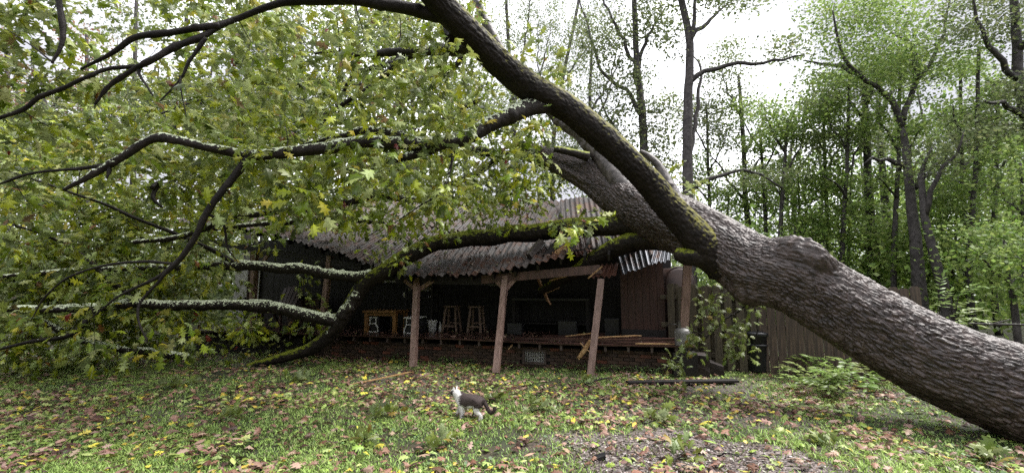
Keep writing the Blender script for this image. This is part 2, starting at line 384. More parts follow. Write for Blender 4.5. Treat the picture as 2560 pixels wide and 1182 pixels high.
# ------------------------------------------------------------------ branches that reach given leaf clusters
def colonize(skel, skr, targets, r_tip=.004, k_len=.011, step=.35, jit=.06, rmax=.5):
    """each target is joined to the nearest wood there is; returns the twigs and the direction each twig ends in"""
    nodes = np.array(skel); rad = np.array(skr)
    from_sk = np.array([np.min(np.sum((nodes - t) ** 2, 1)) for t in targets])
    order = np.argsort(from_sk); twigs = []; dirs = np.zeros((len(targets), 3))
    for o in order:
        t = targets[o]; d = np.linalg.norm(nodes - t, axis=1); i = int(np.argmin(d)); a = nodes[i]; dist = d[i]
        k = max(3, int(dist / step) + 2); s = np.linspace(0, 1, k)[:, None]
        pts = a + (t - a) * s
        pts[:, 2] += np.sin(s[:, 0] * PI) * dist * rng.uniform(-.05, .16)
        pts[1:-1] += rng.normal(0, jit * min(1, dist), (k - 2, 3))
        r0 = min(rad[i] * rmax, r_tip + k_len * dist); rr = r0 + (r_tip - r0) * s[:, 0]
        twigs.append((pts, rr)); dirs[o] = nrm(pts[-1] - pts[-2])
        nodes = np.concatenate([nodes, pts[1:]]); rad = np.concatenate([rad, rr[1:]])
    return twigs, dirs

# ------------------------------------------------------------------ the house
def _h(px, py): return G(px, py)[:2]
HA, HB = np.array([3.25, 8.15]), np.array([-4.04, 10.1])
dU = (HB - HA) / np.linalg.norm(HB - HA); dV = np.array([-dU[1], dU[0]]) * -1
if dV[1] < 0: dV = -dV
def H(u, v, z): q = HA + dU * u + dV * v; return np.array([q[0], q[1], z])
def on_v(px, py, v):                    # where that line of sight meets the upright plane v metres behind the deck front
    d = ray(px, py); n = np.array([dV[0], dV[1], 0]); o = np.array([HA[0] + dV[0] * v, HA[1] + dV[1] * v, 0]); c = np.array([0, 0, EYE])
    return c + d * (((o - c) @ n) / (d @ n))
def uof(p): return float((np.asarray(p)[:2] - HA) @ dU)
RU = np.array([[dU[0], dV[0], 0], [dU[1], dV[1], 0], [0, 0, 1]])       # house axes
DZ = .55; LEN = 12.6; PD = 2.3                                         # deck height, house length, porch depth
house = thing('porch_house', 'brown wooden house with a collapsed corrugated porch roof under the fallen oak', 'house', H(4, 1, 0))
Mat4 = lambda p, R=np.eye(3): Matrix([[*R[0], p[0]], [*R[1], p[1]], [*R[2], p[2]], [0, 0, 0, 1]])

# foundation: mortar core with bricks proud of it
FV = .22; FH = .40
g = Geo(); box_geo(g, H(LEN / 2, FV + .08, FH / 2 - .05), (LEN - .1, .12, FH + .1), RU)
found = obj('foundation', g, M_mortar, house)
def brick_mesh(k):
    g = Geo(); L_, W_, H_ = .196, .06, .058; b = .006; r = random.Random(k)
    V = []
    for sx, sy, sz in ((-1, -1, -1), (1, -1, -1), (1, 1, -1), (-1, 1, -1), (-1, -1, 1), (1, -1, 1), (1, 1, 1), (-1, 1, 1)):
        V.append([sx * L_ / 2 + r.uniform(-b, b) * .6, sy * W_ / 2 + r.uniform(-b, b) * .5, sz * H_ / 2 + r.uniform(-b, b) * .4])
    g.add(V, [[0, 3, 2, 1], [4, 5, 6, 7], [0, 1, 5, 4], [1, 2, 6, 5], [2, 3, 7, 6], [3, 0, 4, 7]])
    m = g.mesh('brick', False); m.materials.append(M_brick); return m
bms = [brick_mesh(k) for k in range(6)]
nb = 0; vent_u = uof(on_v(1337, 893, FV))
for row in range(6):
    z = .02 + row * .067
    for k in range(40):
        u = .12 + k * .208 + (row % 2) * .104
        if abs(u - vent_u) < .29 and 1 <= row <= 4: continue
        if nb >= 300: break
        p = H(u, FV - random.uniform(-.004, .006), z + random.uniform(-.002, .002))
        obj('brick', bms[(k * 7 + row * 3) % 6], None, found, Mat4(p, RU)); nb += 1
vz = .20
g = Geo()
for a, b, w_, h_ in ((-.225, 0, .045, .30), (.225, 0, .045, .30), (0, .128, .405, .044), (0, -.128, .405, .044)):
    box_geo(g, H(vent_u + a, FV - .045, vz + b), (w_, .04, h_), RU)
vent = obj('vent', g, M_joist, house)
g = Geo()
for k in range(11): box_geo(g, H(vent_u - .185 + k * .037, FV - .035, vz), (.006, .006, .21), RU)
for k in range(7): box_geo(g, H(vent_u, FV - .037, vz - .09 + k * .03), (.40, .006, .006), RU)
obj('grille', g, M_frame, vent)
g = Geo(); box_geo(g, H(vent_u, FV + .01, vz), (.41, .01, .22), RU); obj('mesh_backing', g, M_black, vent)

# deck
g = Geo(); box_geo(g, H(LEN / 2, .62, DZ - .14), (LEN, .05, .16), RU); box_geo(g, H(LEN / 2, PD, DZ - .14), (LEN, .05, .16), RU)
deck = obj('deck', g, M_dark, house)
def deck_sag(u): return -.035 * math.exp(-((u - 2.2) / 1.6) ** 2)
jg = Geo(); box_geo(jg, (0, 0, 0), (.045, PD + .02, .105)); jm = jg.mesh('joist', False); jm.materials.append(M_joist)
for k in range(29):
    u = .2 + k * .43
    obj('joist', jm, None, deck, Mat4(H(u, PD / 2 - .02, DZ - .085 + deck_sag(u)), RU))
segs = [-.12, 2.6, 4.9, 7.3, 9.9, LEN]
for r_ in range(16):
    for s in range(len(segs) - 1):
        a, b = segs[s] + (.4 * (r_ % 2) if 0 < s else 0), segs[s + 1] + (.4 * (r_ % 2) if s < len(segs) - 2 else 0)
        v = -.03 + r_ * .146
        g = Geo(); dz = random.uniform(-.003, .003)
        o1 = 0.0
        if r_ == 0: o1 = random.uniform(-.02, .02)
        n = 4
        for q in range(n):
            u0, u1 = a + (b - a) * q / n, a + (b - a) * (q + 1) / n
            if q == n - 1: u1 -= .004
            plank(g, H(u0, v + o1, DZ - .0125 + dz + deck_sag(u0)), H(u1, v + o1, DZ - .0125 + dz + deck_sag(u1)), .138, .025, nj=1)
        obj('deck_board', g, M_deck, deck)

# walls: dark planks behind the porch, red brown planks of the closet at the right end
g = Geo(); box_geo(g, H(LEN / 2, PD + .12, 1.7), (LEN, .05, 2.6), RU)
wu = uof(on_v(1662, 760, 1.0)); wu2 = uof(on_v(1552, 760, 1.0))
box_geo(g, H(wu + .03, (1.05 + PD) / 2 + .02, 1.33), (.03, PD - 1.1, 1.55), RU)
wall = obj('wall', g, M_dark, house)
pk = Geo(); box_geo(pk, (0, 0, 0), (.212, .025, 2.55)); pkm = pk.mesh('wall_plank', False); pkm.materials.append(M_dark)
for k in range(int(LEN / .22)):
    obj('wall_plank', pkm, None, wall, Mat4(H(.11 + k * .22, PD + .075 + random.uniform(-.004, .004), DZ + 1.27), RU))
n_ = 6; wd = (wu2 - wu) / n_
pk = Geo(); box_geo(pk, (0, 0, 0), (wd - .006, .025, 1.62)); pkm2 = pk.mesh('wall_plank', False); pkm2.materials.append(M_wallr)
for k in range(n_):
    obj('wall_plank', pkm2, None, wall, Mat4(H(wu + wd * (k + .5), 1.0 + random.uniform(-.004, .004), DZ + .81), RU))
g = Geo(); box_geo(g, H((wu + wu2) / 2, .975, DZ + .09), (wu2 - wu, .02, .18), RU); obj('skirting', g, M_dark, wall)
# end wall at the left, gable boards, back
g = Geo()
for k in range(21):
    v = PD + .1 + k * .2
    box_geo(g, H(LEN - .02, v, 1.8), (.03, .196, 2.4 + .02 * (k % 2)), RU)
    box_geo(g, H(wu + .02, v, 1.35), (.03, .196, 1.6 + .02 * (k % 2)), RU)
box_geo(g, H(LEN / 2, 6.4, 1.6), (LEN, .05, 2.9), RU)
obj('side_wall', g, M_wallr, house)

# porch openings on the dark wall: a pale door, two windows
def wallbox(name, px0, py0, px1, py1, v, dep, m, parent):
    a = on_v(px0, py1, v); b = on_v(px1, py0, v); g = Geo(); c = (a + b) / 2
    box_geo(g, c, (abs(uof(a) - uof(b)), dep, b[2] - a[2]), RU); return obj(name, g, m, parent), uof(a), uof(b), a[2], b[2]
d_, *_ = wallbox('door', 580, 672, 622, 812, PD + .03, .04, M_frame, house)
g = Geo()
a, b = on_v(612, 745, PD), on_v(617, 740, PD); box_geo(g, a, (.05, .05, .05), RU); obj('handle', g, M_black, d_)
wallbox('door_trim', 640, 676, 652, 812, PD + .03, .05, M_frame, house)
def window(px0, py0, px1, py1, nv=2):
    a = on_v(px0, py1, PD + .03); b = on_v(px1, py0, PD + .03); c = (a + b) / 2; W_, H_ = abs(uof(a) - uof(b)), b[2] - a[2]
    g = Geo(); cu = uof(c); t = .06
    box_geo(g, H(cu, PD + .02, c[2] + H_ / 2 - t / 2), (W_, .05, t), RU); box_geo(g, H(cu, PD + .02, c[2] - H_ / 2 + t / 2), (W_, .05, t), RU)
    for s in (-1, 1): box_geo(g, H(cu + s * (W_ / 2 - t / 2), PD + .02, c[2]), (t, .046, H_ - 2 * t), RU)
    o = obj('window', g, M_frame, house)
    for k in range(nv):
        g = Geo(); w2 = (W_ - 2 * t) / nv; box_geo(g, H(cu - W_ / 2 + t + w2 * (k + .5), PD + .03, c[2]), (w2 - .02, .01, H_ - 2 * t), RU); obj('pane', g, M_glass, o)
    g = Geo()
    for k in range(1, nv): box_geo(g, H(cu - W_ / 2 + t + w2 * k, PD + .022, c[2]), (.025, .03, H_ - 2 * t), RU)
    obj('mullion', g, M_frame, o)
window(925, 630, 1006, 706); window(1020, 640, 1082, 727); window(1222, 655, 1280, 714)

# posts
def post(pt, pb, wdt, braces=()):
    g = Geo(); plank(g, pb, pt, wdt, wdt, up=(dV[0], dV[1], 0), nj=1)
    o = obj('post', g, M_post, house)
    for q0, q1 in braces:
        g = Geo(); plank(g, q0, q1, .045, .085, up=(0, 0, 1), nj=1); obj('brace', g, M_post, o)
    return o
def eyeline(px, py, v): return on_v(px, py, v)
post(on_v(638, 628, .12), np.append(on_v(629, 822, .12)[:2], DZ - .02), .13, [(on_v(640, 676, .12), on_v(672, 636, .12))])
post(on_v(826, 640, .12), on_v(803, 832, .06), .12)
tp = on_v(1043, 696, .02); bt = G(1033, 917); post(tp, bt, .118, [(on_v(1038, 722, .02), on_v(1012, 700, .03)), (on_v(1046, 724, .02), on_v(1085, 701, .03))])
tp = on_v(1264, 690, -.05); bt = G(1240, 932); post(tp, bt, .118, [(on_v(1258, 720, -.05), on_v(1236, 695, -.03)), (on_v(1266, 722, -.05), on_v(1296, 688, -.03))])
post(on_v(1503, 698, -.12), G(1476, 938), .125)
post(on_v(1719, 655, .1), np.append(on_v(1708, 872, .1)[:2], DZ - .05), .145)
# beams under the eave
def beam(pa, pb, w_=.07, h_=.16, j0=0, j1=0, m=None):
    g = Geo(); plank(g, pa, pb, w_, h_, up=(0, 0, 1), j0=j0, j1=j1, nj=3 if (j0 or j1) else 1); return obj('beam', g, m or M_post, house)
beam(on_v(430, 588, .1), on_v(905, 668, .1), m=M_dark)
beam(on_v(990, 699, .06), on_v(1236, 703, .02), m=M_dark); beam(on_v(1205, 699, -.02), on_v(1472, 675, -.06), h_=.17, j1=.25, m=M_beam)

# roof: every corrugated sheet its own piece, laid over the sagging rafters
def sheet_geo(c00, c10, c01, c11, nw, rows=10, amp=.02, seg=8, curl=0., sag=0., ragged=.0):
    """c00 / c10 eave corners, c01 / c11 upper corners; ribs run from eave to ridge"""
    g = Geo(); n = nw * seg + 1; a = np.linspace(0, 1, n)[None, :, None]; b = np.linspace(0, 1, rows + 1)[:, None, None]
    c00, c10, c01, c11 = [np.asarray(c, float) for c in (c00, c10, c01, c11)]
    rg = (ragged * (vnoise(np.stack([a[0, :, 0] * nw * .8, a[0, :, 0] * 0, a[0, :, 0] * 0 + nw], -1)) - .5))[None, :, None] * (1 - b) if ragged else 0
    bb = b + rg
    S = (1 - a) * (1 - bb) * c00 + a * (1 - bb) * c10 + (1 - a) * bb * c01 + a * bb * c11
    nn = nrm(np.cross(c10 - c00, c01 - c00)); nn = nn if nn[2] > 0 else -nn
    ph = a * nw * 2 * PI
    h = amp * np.sin(ph) + sag * -np.sin(a * PI) * np.sin(b * PI) + curl * (1 - b) ** 2 * (vnoise(np.stack([a[0, :, 0] * 3, a[0, :, 0] * 0, a[0, :, 0] * 0], -1)) - .3)[None, :, None]
    S = S + nn * h
    i = np.arange(rows)[:, None] * n + np.arange(n - 1)[None]
    g.add(S.reshape(-1, 3), np.stack([i, i + 1, i + n + 1, i + n], -1).reshape(-1, 4)); return g
EV = -.28
eave_px = [(415, 556), (500, 560), (590, 570), (700, 592), (800, 622), (885, 648), (1000, 676), (1060, 684), (1130, 688), (1200, 689), (1290, 678), (1350, 660), (1432, 638)]
ep = [on_v(x, y, EV) for x, y in eave_px]; eu = np.array([uof(p) for p in ep])[::-1]; ez = np.array([p[2] for p in ep])[::-1]
eave = lambda u: float(np.interp(u, eu, ez))
ridge = lambda u: 4.45 - .35 * math.exp(-((u - 2.5) / 2.5) ** 2)
def roofp(u, v):                        # v from EV to 4.1; a kink where the porch roof meets the house roof
    e = eave(u); r = ridge(u); t = (v - EV) / (4.1 - EV); kink = 1.9
    k = .5 * e + .5 * (e + (r - e) * .5)
    dent = .16 * math.exp(-((u - 3.6) / .5) ** 2) * math.exp(-((v - .7) / .7) ** 2) + .22 * math.exp(-((u - 5.9) / .7) ** 2) * math.exp(-((v - .2) / .9) ** 2)
    wob = .10 * (float(vnoise(np.array([u * 1.1, v * .9, 4.]))) - .5) * (1 if u < 7.5 else .5)
    return H(u, v, e + (r - e) * (t ** 1.05) + wob - dent * .6)
g = Geo()
for k in range(26):
    u = .9 + k * .47; plank(g, roofp(u, EV + .1) - [0, 0, .1], roofp(u, 4.0) - [0, 0, .1], .045, .12, nj=1)
for v in (.2, 1.2, 2.4, 3.4): 
    for k in range(25): plank(g, roofp(.9 + k * .47, v) - [0, 0, .035], roofp(.9 + (k + 1) * .47, v) - [0, 0, .035], .07, .03, nj=1)
box_geo(g, H(LEN / 2, 4.12, 3.9), (LEN - .2, .05, .2), RU)
roof = obj('roof', g, M_dark, house)
u0 = eu[0]; k = 0; SW = .74
while u0 < eu[-1] - .1:
    u1 = min(u0 + SW, eu[-1] + .2)
    vm = 1.85 + .15 * (k % 2)
    lift = .012 * (k % 2)
    up = np.array([0, 0, .03 + lift])
    g = sheet_geo(roofp(u1 + .05, EV) + up, roofp(u0, EV) + up, roofp(u1 + .05, vm) + up, roofp(u0, vm) + up, 5, 10, .032, 8, .05 if u0 < 6 else .02, .04, ragged=.07 if u0 < 6.5 else .03)
    obj('roof_sheet', g, M_roof if random.random() > .22 else M_roofb if random.random() < .3 else M_roof, roof)
    up2 = up + np.array([0, 0, .045])
    g = sheet_geo(roofp(u1 + .05, vm - .12) + up2, roofp(u0, vm - .12) + up2, roofp(u1 + .05, 4.12) + up2, roofp(u0, 4.12) + up2, 5, 8, .030, 8, 0, .02)
    obj('roof_sheet', g, M_roof, roof)
    u0 = u1; k += 1
# right end, torn open: the upper sheets that stayed and the bent pieces hanging below
def S4(a, b, c, d, va, vb): return [on_v(*a, va), on_v(*b, va), on_v(*c, vb), on_v(*d, vb)]
for cs, nw, m in ((S4((1408, 622), (1470, 638), (1400, 500), (1448, 492), .85, 3.4), 4, M_roof),
                  (S4((1466, 640), (1540, 622), (1446, 494), (1508, 492), .9, 3.4), 5, M_roof),
                  (S4((1536, 640), (1600, 628), (1506, 490), (1570, 500), .9, 3.4), 5, M_roof),
                  (S4((1596, 636), (1670, 640), (1566, 500), (1640, 520), .9, 3.4), 5, M_roof),
                  (S4((1556, 686), (1630, 660), (1540, 628), (1616, 598), .1, .55), 6, M_roofb),
                  (S4((1624, 660), (1676, 648), (1640, 606), (1680, 590), .2, .7), 5, M_roofb),
                  (S4((1474, 694), (1540, 688), (1492, 664), (1548, 656), -.15, .2), 5, M_roofr)):
    obj('roof_sheet', sheet_geo(*cs, nw, 8, .024, 8, .06, .03, ragged=.10), m, roof)
# back slope
g = Geo()
g = sheet_geo(H(0, 6.9, 3.0), H(LEN + .2, 6.9, 3.0), H(0, 4.12, 4.1), H(LEN + .2, 4.12, 4.5), 85, 2, .02, 6); obj('back_roof_slope', g, M_roof, roof)
# ledge of ruffled iron beneath the break
for cs in (S4((1440, 640), (1498, 640), (1432, 622), (1490, 620), .35, .7),):
    obj('roof_sheet', sheet_geo(*cs, 6, 4, .02, 8, .12, 0, ragged=.3), M_roofr, roof)

# ------------------------------------------------------------------ the fallen oak
oak = thing('fallen_oak', 'huge fallen oak lying across the house roof, mossy limbs and lobed leaves', 'tree', G(2500, 1090))
SK, SR = [], []
def limb(name, path, m, amp=.006, sp=.035, stretch=4, step=.02, ns=None, jit=.0, seed=0, sk=True, geo=None):
    pts = [P(*p[:3]) for p in path]; pts, r = spline(pts, step, [p[3] for p in path])
    if jit: 
        s = np.cumsum(np.concatenate([[0], np.linalg.norm(np.diff(pts, axis=0), axis=1)]))
        for ax_ in range(3): pts[:, ax_] += jit * (vnoise(np.stack([s * 2.2 + seed * 13.1, s * 0 + ax_ * 9, s * 0], -1)) - .5) * np.minimum(1, np.arange(len(s)) / 10)
    rm = r.max(); ns = ns or int(np.clip(2 * PI * rm / .022, 8, 64))
    disp = bark_disp(pts, r, ns, min(amp, rm * .12), sp, stretch, seed, rm > .14) if amp else None
    if disp is not None: disp = disp * np.clip(r / rm, .25, 1)[:, None]
    g = geo or Geo(); tube(g, pts, r, ns, disp=disp)
    if sk:
        e = max(1, int(.12 / step)); SK.extend(pts[::e]); SR.extend(r[::e])
    if geo is None: return obj(name, g, m, oak)
# trunk
tp = [(2920, 1160, 4.15, .66), (2720, 1050, 4.5, .55), (2560, 985, 4.8, .50), (2350, 903, 5.2, .485), (2150, 793, 5.7, .47), (1990, 703, 6.15, .47), (1870, 660, 6.6, .49),
      (1765, 595, 7.1, .50), (1680, 556, 7.7, .52), (1600, 522, 8.3, .47), (1545, 485, 8.8, .43), (1480, 445, 9.2, .34), (1400, 408, 9.6, .265), (1345, 388, 9.8, .235), (1296, 372, 9.95, .215), (1284, 367, 10.0, .17)]
pts, r = spline([P(*p[:3]) for p in tp], .011, [p[3] for p in tp]); NS = 340
dsp = bark_disp(pts, r, NS, .017, .025, 5.5, 1, True)
dsp[:int(len(pts) * .9)] *= 1.0
T_, N_, B_ = frames(pts); aa = np.arange(NS) * 2 * PI / NS
ringp = pts[:, None] + (r[:, None, None]) * (np.cos(aa)[None, :, None] * N_[:, None] + np.sin(aa)[None, :, None] * B_[:, None])
for bx, by, bY, rad_, h_ in ((2030, 648, 5.75, .20, .19), (1985, 618, 5.95, .17, .15), (2060, 672, 5.7, .10, .06), (1855, 738, 6.4, .24, .13), (1885, 770, 6.3, .16, .09), (1700, 640, 7.2, .2, .07), (2140, 690, 5.9, .2, .06), (1960, 610, 6.2, .16, .05), (1465, 388, 9.0, .15, .12)):
    c = P(bx, by, bY); d2 = np.sum((ringp - c) ** 2, -1); dsp += h_ * np.exp(-d2 / (rad_ ** 2)) * (1 + .5 * (vnoise(ringp * 14) - .5))
SK.extend(pts[::12]); SR.extend(r[::12])
g = Geo(); tube(g, pts, r, NS, disp=dsp); obj('trunk', g, M_trunk, oak)
# roots of the torn up base, beyond the right edge of the picture
c0 = P(2920, 1160, 4.15); g = Geo(); bd = nrm(P(2920, 1160, 4.15) - P(2560, 985, 4.8))
for k in range(9):
    a = k * 2 * PI / 9; q = np.array([math.cos(a) * .2, math.cos(a) * .75, max(math.sin(a), -.2)])
    pr, rr = spline([c0, c0 + bd * .4 + q * .5, c0 + bd * .6 + q * 1.05, c0 + bd * .6 + q * 1.5], .05, [.3, .2, .1, .03]); tube(g, pr, rr, 10)
obj('root', g, M_trunk, oak)
# the long dark limb that comes towards the camera
limb('limb', [(1815, 668, 6.75, .30), (1765, 622, 6.7, .265), (1705, 552, 6.72, .235), (1640, 478, 6.65, .22), (1560, 390, 6.5, .215), (1480, 318, 6.3, .21), (1400, 262, 6.1, .208), (1325, 222, 5.9, .205), (1250, 160, 5.6, .195),
              (1180, 88, 5.3, .185), (1110, 18, 5.0, .18), (1050, -60, 4.7, .17), (970, -160, 4.4, .14), (860, -280, 4.1, .08)], M_mossy, .012, .03, 4, .014, 90, .04, 2)
limb('limb', [(1790, 650, 6.75, .2), (1745, 640, 6.7, .17), (1715, 640, 6.75, .14), (1693, 634, 6.85, .105)], M_green, .008, .03, 3, .015, 48, 0, 3)
limb('limb', [(1610, 530, 8.2, .2), (1545, 445, 8.6, .22), (1500, 385, 9.0, .19), (1450, 338, 9.3, .15), (1395, 300, 9.5, .12), (1320, 225, 9.7, .12), (1255, 130, 9.8, .12), (1215, 60, 9.8, .11), (1180, -30, 9.8, .09), (1120, -150, 9.8, .04)], M_pale, .01, .03, 4, .02, 44, .05, 4)
limb('limb', [(1470, 392, 8.9, .11), (1440, 384, 8.85, .085), (1405, 376, 8.8, .075), (1385, 372, 8.8, .06)], M_green, .006, .03, 3, .015, 30, 0, 5)
limb('broken_stub', [(1700, 520, 7.4, .16), (1675, 470, 7.5, .12), (1650, 420, 7.6, .075), (1625, 395, 7.7, .055), (1603, 378, 7.75, .03)], M_pale, .008, .02, 5, .015, 34, .05, 6)
# limb along the roof, over the eave and down to the lawn
limb('limb', [(1640, 560, 8.0, .26), (1550, 562, 8.6, .215), (1450, 568, 9.2, .20), (1330, 580, 9.6, .205), (1200, 595, 9.75, .20), (1100, 606, 9.65, .19), (1030, 636, 9.35, .18), (965, 675, 9.15, .17), (915, 705, 9.1, .165), (878, 760, 9.1, .155), (838, 818, 9.1, .15),
              (785, 868, 9.1, .13), (705, 893, 9.05, .10), (620, 914, 9.0, .06)], M_green, .01, .03, 4, .018, 60, .05, 7)
limb('limb', [(938, 688, 9.1, .13), (880, 690, 9.05, .11), (800, 678, 9.0, .105), (700, 668, 8.9, .10), (600, 663, 8.7, .095), (500, 660, 8.4, .085), (400, 668, 8.1, .07), (250, 676, 7.7, .055), (90, 684, 7.3, .04), (-60, 700, 7, .02)], M_lichen, .006, .025, 4, .02, 30, .06, 8)
limb('limb', [(858, 806, 9.05, .14), (790, 792, 8.9, .125), (710, 772, 8.75, .12), (625, 762, 8.6, .11), (540, 761, 8.4, .095), (450, 762, 8.1, .085), (350, 760, 7.9, .08), (240, 764, 7.6, .075), (120, 770, 7.3, .06), (0, 774, 7.1, .045), (-120, 780, 7, .02)], M_lichen, .006, .025, 4, .02, 32, .06, 9)
limb('limb', [(895, 730, 9.02, .1), (872, 768, 8.98, .12), (846, 808, 8.99, .12), (820, 838, 9.0, .08)], M_lichen, .006, .025, 4, .02, 30, 0, 19)
limb('limb', [(485, 896, 8.9, .05), (430, 884, 8.8, .075), (360, 876, 8.6, .075), (290, 872, 8.4, .07), (200, 850, 8.2, .06), (130, 810, 8.0, .05), (60, 790, 7.8, .04)], M_lichen, .005, .025, 4, .02, 24, .05, 10)
limb('limb', [(1050, 500, 8.9, .06), (1000, 494, 8.7, .085), (940, 490, 8.6, .09), (850, 505, 8.5, .08), (760, 520, 8.3, .075), (670, 530, 8.1, .07), (570, 545, 7.9, .06), (450, 590, 7.7, .05), (330, 610, 7.5, .04)], M_lichen, .005, .025, 4, .02, 26, .06, 11)
limb('limb', [(960, 556, 9.2, .05), (880, 548, 9.1, .07), (800, 545, 9.0, .065), (700, 556, 8.9, .06), (590, 566, 8.7, .05), (450, 575, 8.5, .035)], M_lichen, .005, .025, 4, .02, 22, .05, 12)
limb('limb', [(1680, 600, 7.9, .2), (1600, 600, 8.3, .22), (1545, 618, 8.6, .2), (1490, 645, 8.9, .17), (1420, 690, 9.3, .13), (1350, 730, 9.7, .08)], M_green, .01, .03, 4, .02, 50, .03, 13)
# the long thin limb that crosses the picture
limb('limb', [(1420, 262, 6.12, .12), (1345, 266, 5.98, .128), (1290, 284, 5.8, .12), (1235, 306, 5.7, .112), (1165, 345, 5.5, .10), (1090, 364, 5.4, .098), (1000, 361, 5.3, .082), (900, 357, 5.2, .075), (800, 368, 5.0, .07), (700, 379, 4.9, .066), (620, 384, 4.8, .06), (540, 370, 4.7, .05),
              (450, 352, 4.6, .046), (380, 350, 4.55, .046), (300, 396, 4.5, .042), (230, 437, 4.5, .034), (163, 471, 4.5, .018)], M_lichen, .004, .02, 4, .014, 34, .035, 14)
def branch(paths, m=M_twig):
    for i, p in enumerate(paths): limb('branch', p, m, .003, .02, 4, .025, None, .05, 20 + i * 3.7 + len(SK) * .01)
branch([
    [(1085, 370, 5.4, .075), (1040, 388, 5.35, .06), (985, 406, 5.3, .035)],
    [(1045, 358, 5.35, .065), (985, 333, 5.4, .06), (905, 325, 5.5, .05), (855, 338, 5.6, .04), (760, 360, 5.8, .02)],
    [(1135, 368, 5.45, .022), (1128, 420, 5.4, .02), (1102, 480, 5.35, .017), (1040, 520, 5.3, .012), (980, 560, 5.3, .006)]], M_lichen)
branch([
    [(625, 386, 4.8, .05), (572, 455, 4.75, .04), (520, 535, 4.7, .036), (482, 600, 4.7, .032), (432, 665, 4.7, .026), (355, 715, 4.7, .018), (220, 792, 4.7, .006)],
    [(440, 655, 4.7, .022), (400, 700, 4.65, .018), (350, 765, 4.65, .014), (372, 850, 4.65, .007)],
    [(520, 535, 4.7, .02), (555, 560, 4.8, .016), (565, 620, 4.9, .012), (600, 660, 5, .005)],
    [(440, 660, 4.7, .016), (300, 660, 4.6, .014), (190, 690, 4.6, .012), (110, 745, 4.6, .009), (80, 800, 4.6, .005)],
    [(275, 412, 4.5, .025), (220, 420, 4.5, .02), (120, 434, 4.45, .016), (0, 456, 4.4, .012), (-100, 480, 4.4, .006)],
    [(275, 408, 4.5, .025), (272, 445, 4.5, .012)],
    [(1110, 40, 5.05, .085), (1040, 25, 5.0, .078), (960, 14, 4.9, .072), (870, 0, 4.85, .066), (780, -2, 4.8, .055), (700, 6, 4.75, .042), (610, 40, 4.7, .034), (520, 80, 4.6, .030)],
    [(550, 66, 4.6, .04), (480, 74, 4.5, .036), (400, 88, 4.45, .034), (335, 100, 4.4, .03), (285, 130, 4.4, .025), (200, 170, 4.4, .012)],
    [(600, 45, 4.7, .03), (540, 78, 4.6, .034), (490, 100, 4.5, .036), (430, 122, 4.45, .036), (380, 150, 4.4, .033), (330, 172, 4.4, .026), (270, 208, 4.4, .022), (230, 258, 4.4, .012)],
    [(345, 166, 4.4, .026), (270, 175, 4.35, .022), (220, 200, 4.3, .02), (165, 222, 4.3, .022), (105, 236, 4.3, .026), (60, 268, 4.3, .022), (0, 290, 4.25, .018), (-90, 330, 4.2, .008)],
    [(515, 95, 4.5, .022), (470, 150, 4.5, .018), (448, 195, 4.5, .015), (400, 252, 4.5, .007)],
    [(346, 170, 4.4, .02), (352, 192, 4.4, .016), (385, 245, 4.4, .008)],
    [(450, 190, 4.5, .012), (455, 230, 4.5, .008), (470, 290, 4.5, .004)],
    [(140, -40, 4.0, .03), (150, 30, 4.0, .026), (152, 75, 4.0, .024), (148, 112, 4.0, .02), (133, 160, 4.0, .01)],
    [(130, 155, 4.0, .01), (75, 112, 4.0, .007), (20, 70, 4.0, .003)],
    [(1190, 110, 5.6, .10), (1150, 122, 5.9, .085), (1080, 130, 6.2, .075), (1000, 130, 6.4, .06), (930, 135, 6.5, .05), (870, 140, 6.6, .04), (830, 130, 6.6, .03), (785, 138, 6.6, .015)],
    [(1010, 132, 6.4, .05), (962, 190, 6.4, .045), (900, 232, 6.4, .04), (835, 272, 6.4, .03), (800, 312, 6.4, .015)],
    [(1050, 130, 6.3, .04), (960, 165, 6.9, .04), (880, 190, 7.4, .035), (840, 240, 7.6, .03), (760, 205, 7.6, .025), (700, 160, 7.6, .02), (640, 142, 7.6, .01)],
    [(1130, 100, 5.3, .07), (1120, 60, 5.4, .05), (1105, 30, 5.5, .03)],
    [(380, 470, 5.6, .03), (395, 455, 5.7, .025), (378, 490, 5.6, .025), (402, 516, 5.6, .015)],
])
branch([
    [(1330, 378, 9.9, .12), (1260, 390, 10.2, .12), (1180, 378, 10.6, .11), (1080, 400, 10.9, .09), (960, 405, 11.1, .08), (900, 440, 11.2, .06), (780, 460, 11.4, .04), (640, 470, 11.4, .02)],
    [(1260, 390, 10.2, .08), (1160, 450, 10.4, .07), (1050, 470, 10.5, .06), (930, 440, 10.6, .04), (800, 400, 10.6, .02)],
    [(1215, 60, 9.8, .07), (1130, 170, 10.2, .07), (1000, 230, 10.6, .06), (880, 260, 10.8, .05), (760, 300, 11, .035), (620, 310, 11, .02), (450, 330, 10.6, .01)],
    [(1200, 250, 10, .05), (1100, 300, 10.2, .05), (960, 330, 10.4, .04), (800, 340, 10.5, .02)],
    [(1000, 230, 10.6, .05), (800, 200, 10, .04), (600, 220, 9.4, .03), (420, 280, 9, .02), (250, 330, 8.4, .01)],
    [(600, 663, 8.7, .05), (480, 600, 8.2, .04), (330, 540, 7.6, .03), (180, 480, 7.0, .02), (0, 420, 6.6, .01)],
    [(350, 760, 7.9, .05), (260, 690, 7.4, .04), (150, 600, 7.0, .03), (30, 560, 6.6, .015)],
    [(240, 764, 7.6, .05), (180, 830, 7.3, .04), (60, 860, 7.0, .03), (-60, 880, 6.8, .015)],
    [(870, 2, 4.8, .05), (760, -60, 4.5, .05), (560, -70, 4.3, .04), (350, -50, 4.1, .03), (140, -40, 4.0, .03), (-50, 0, 3.9, .01)]])

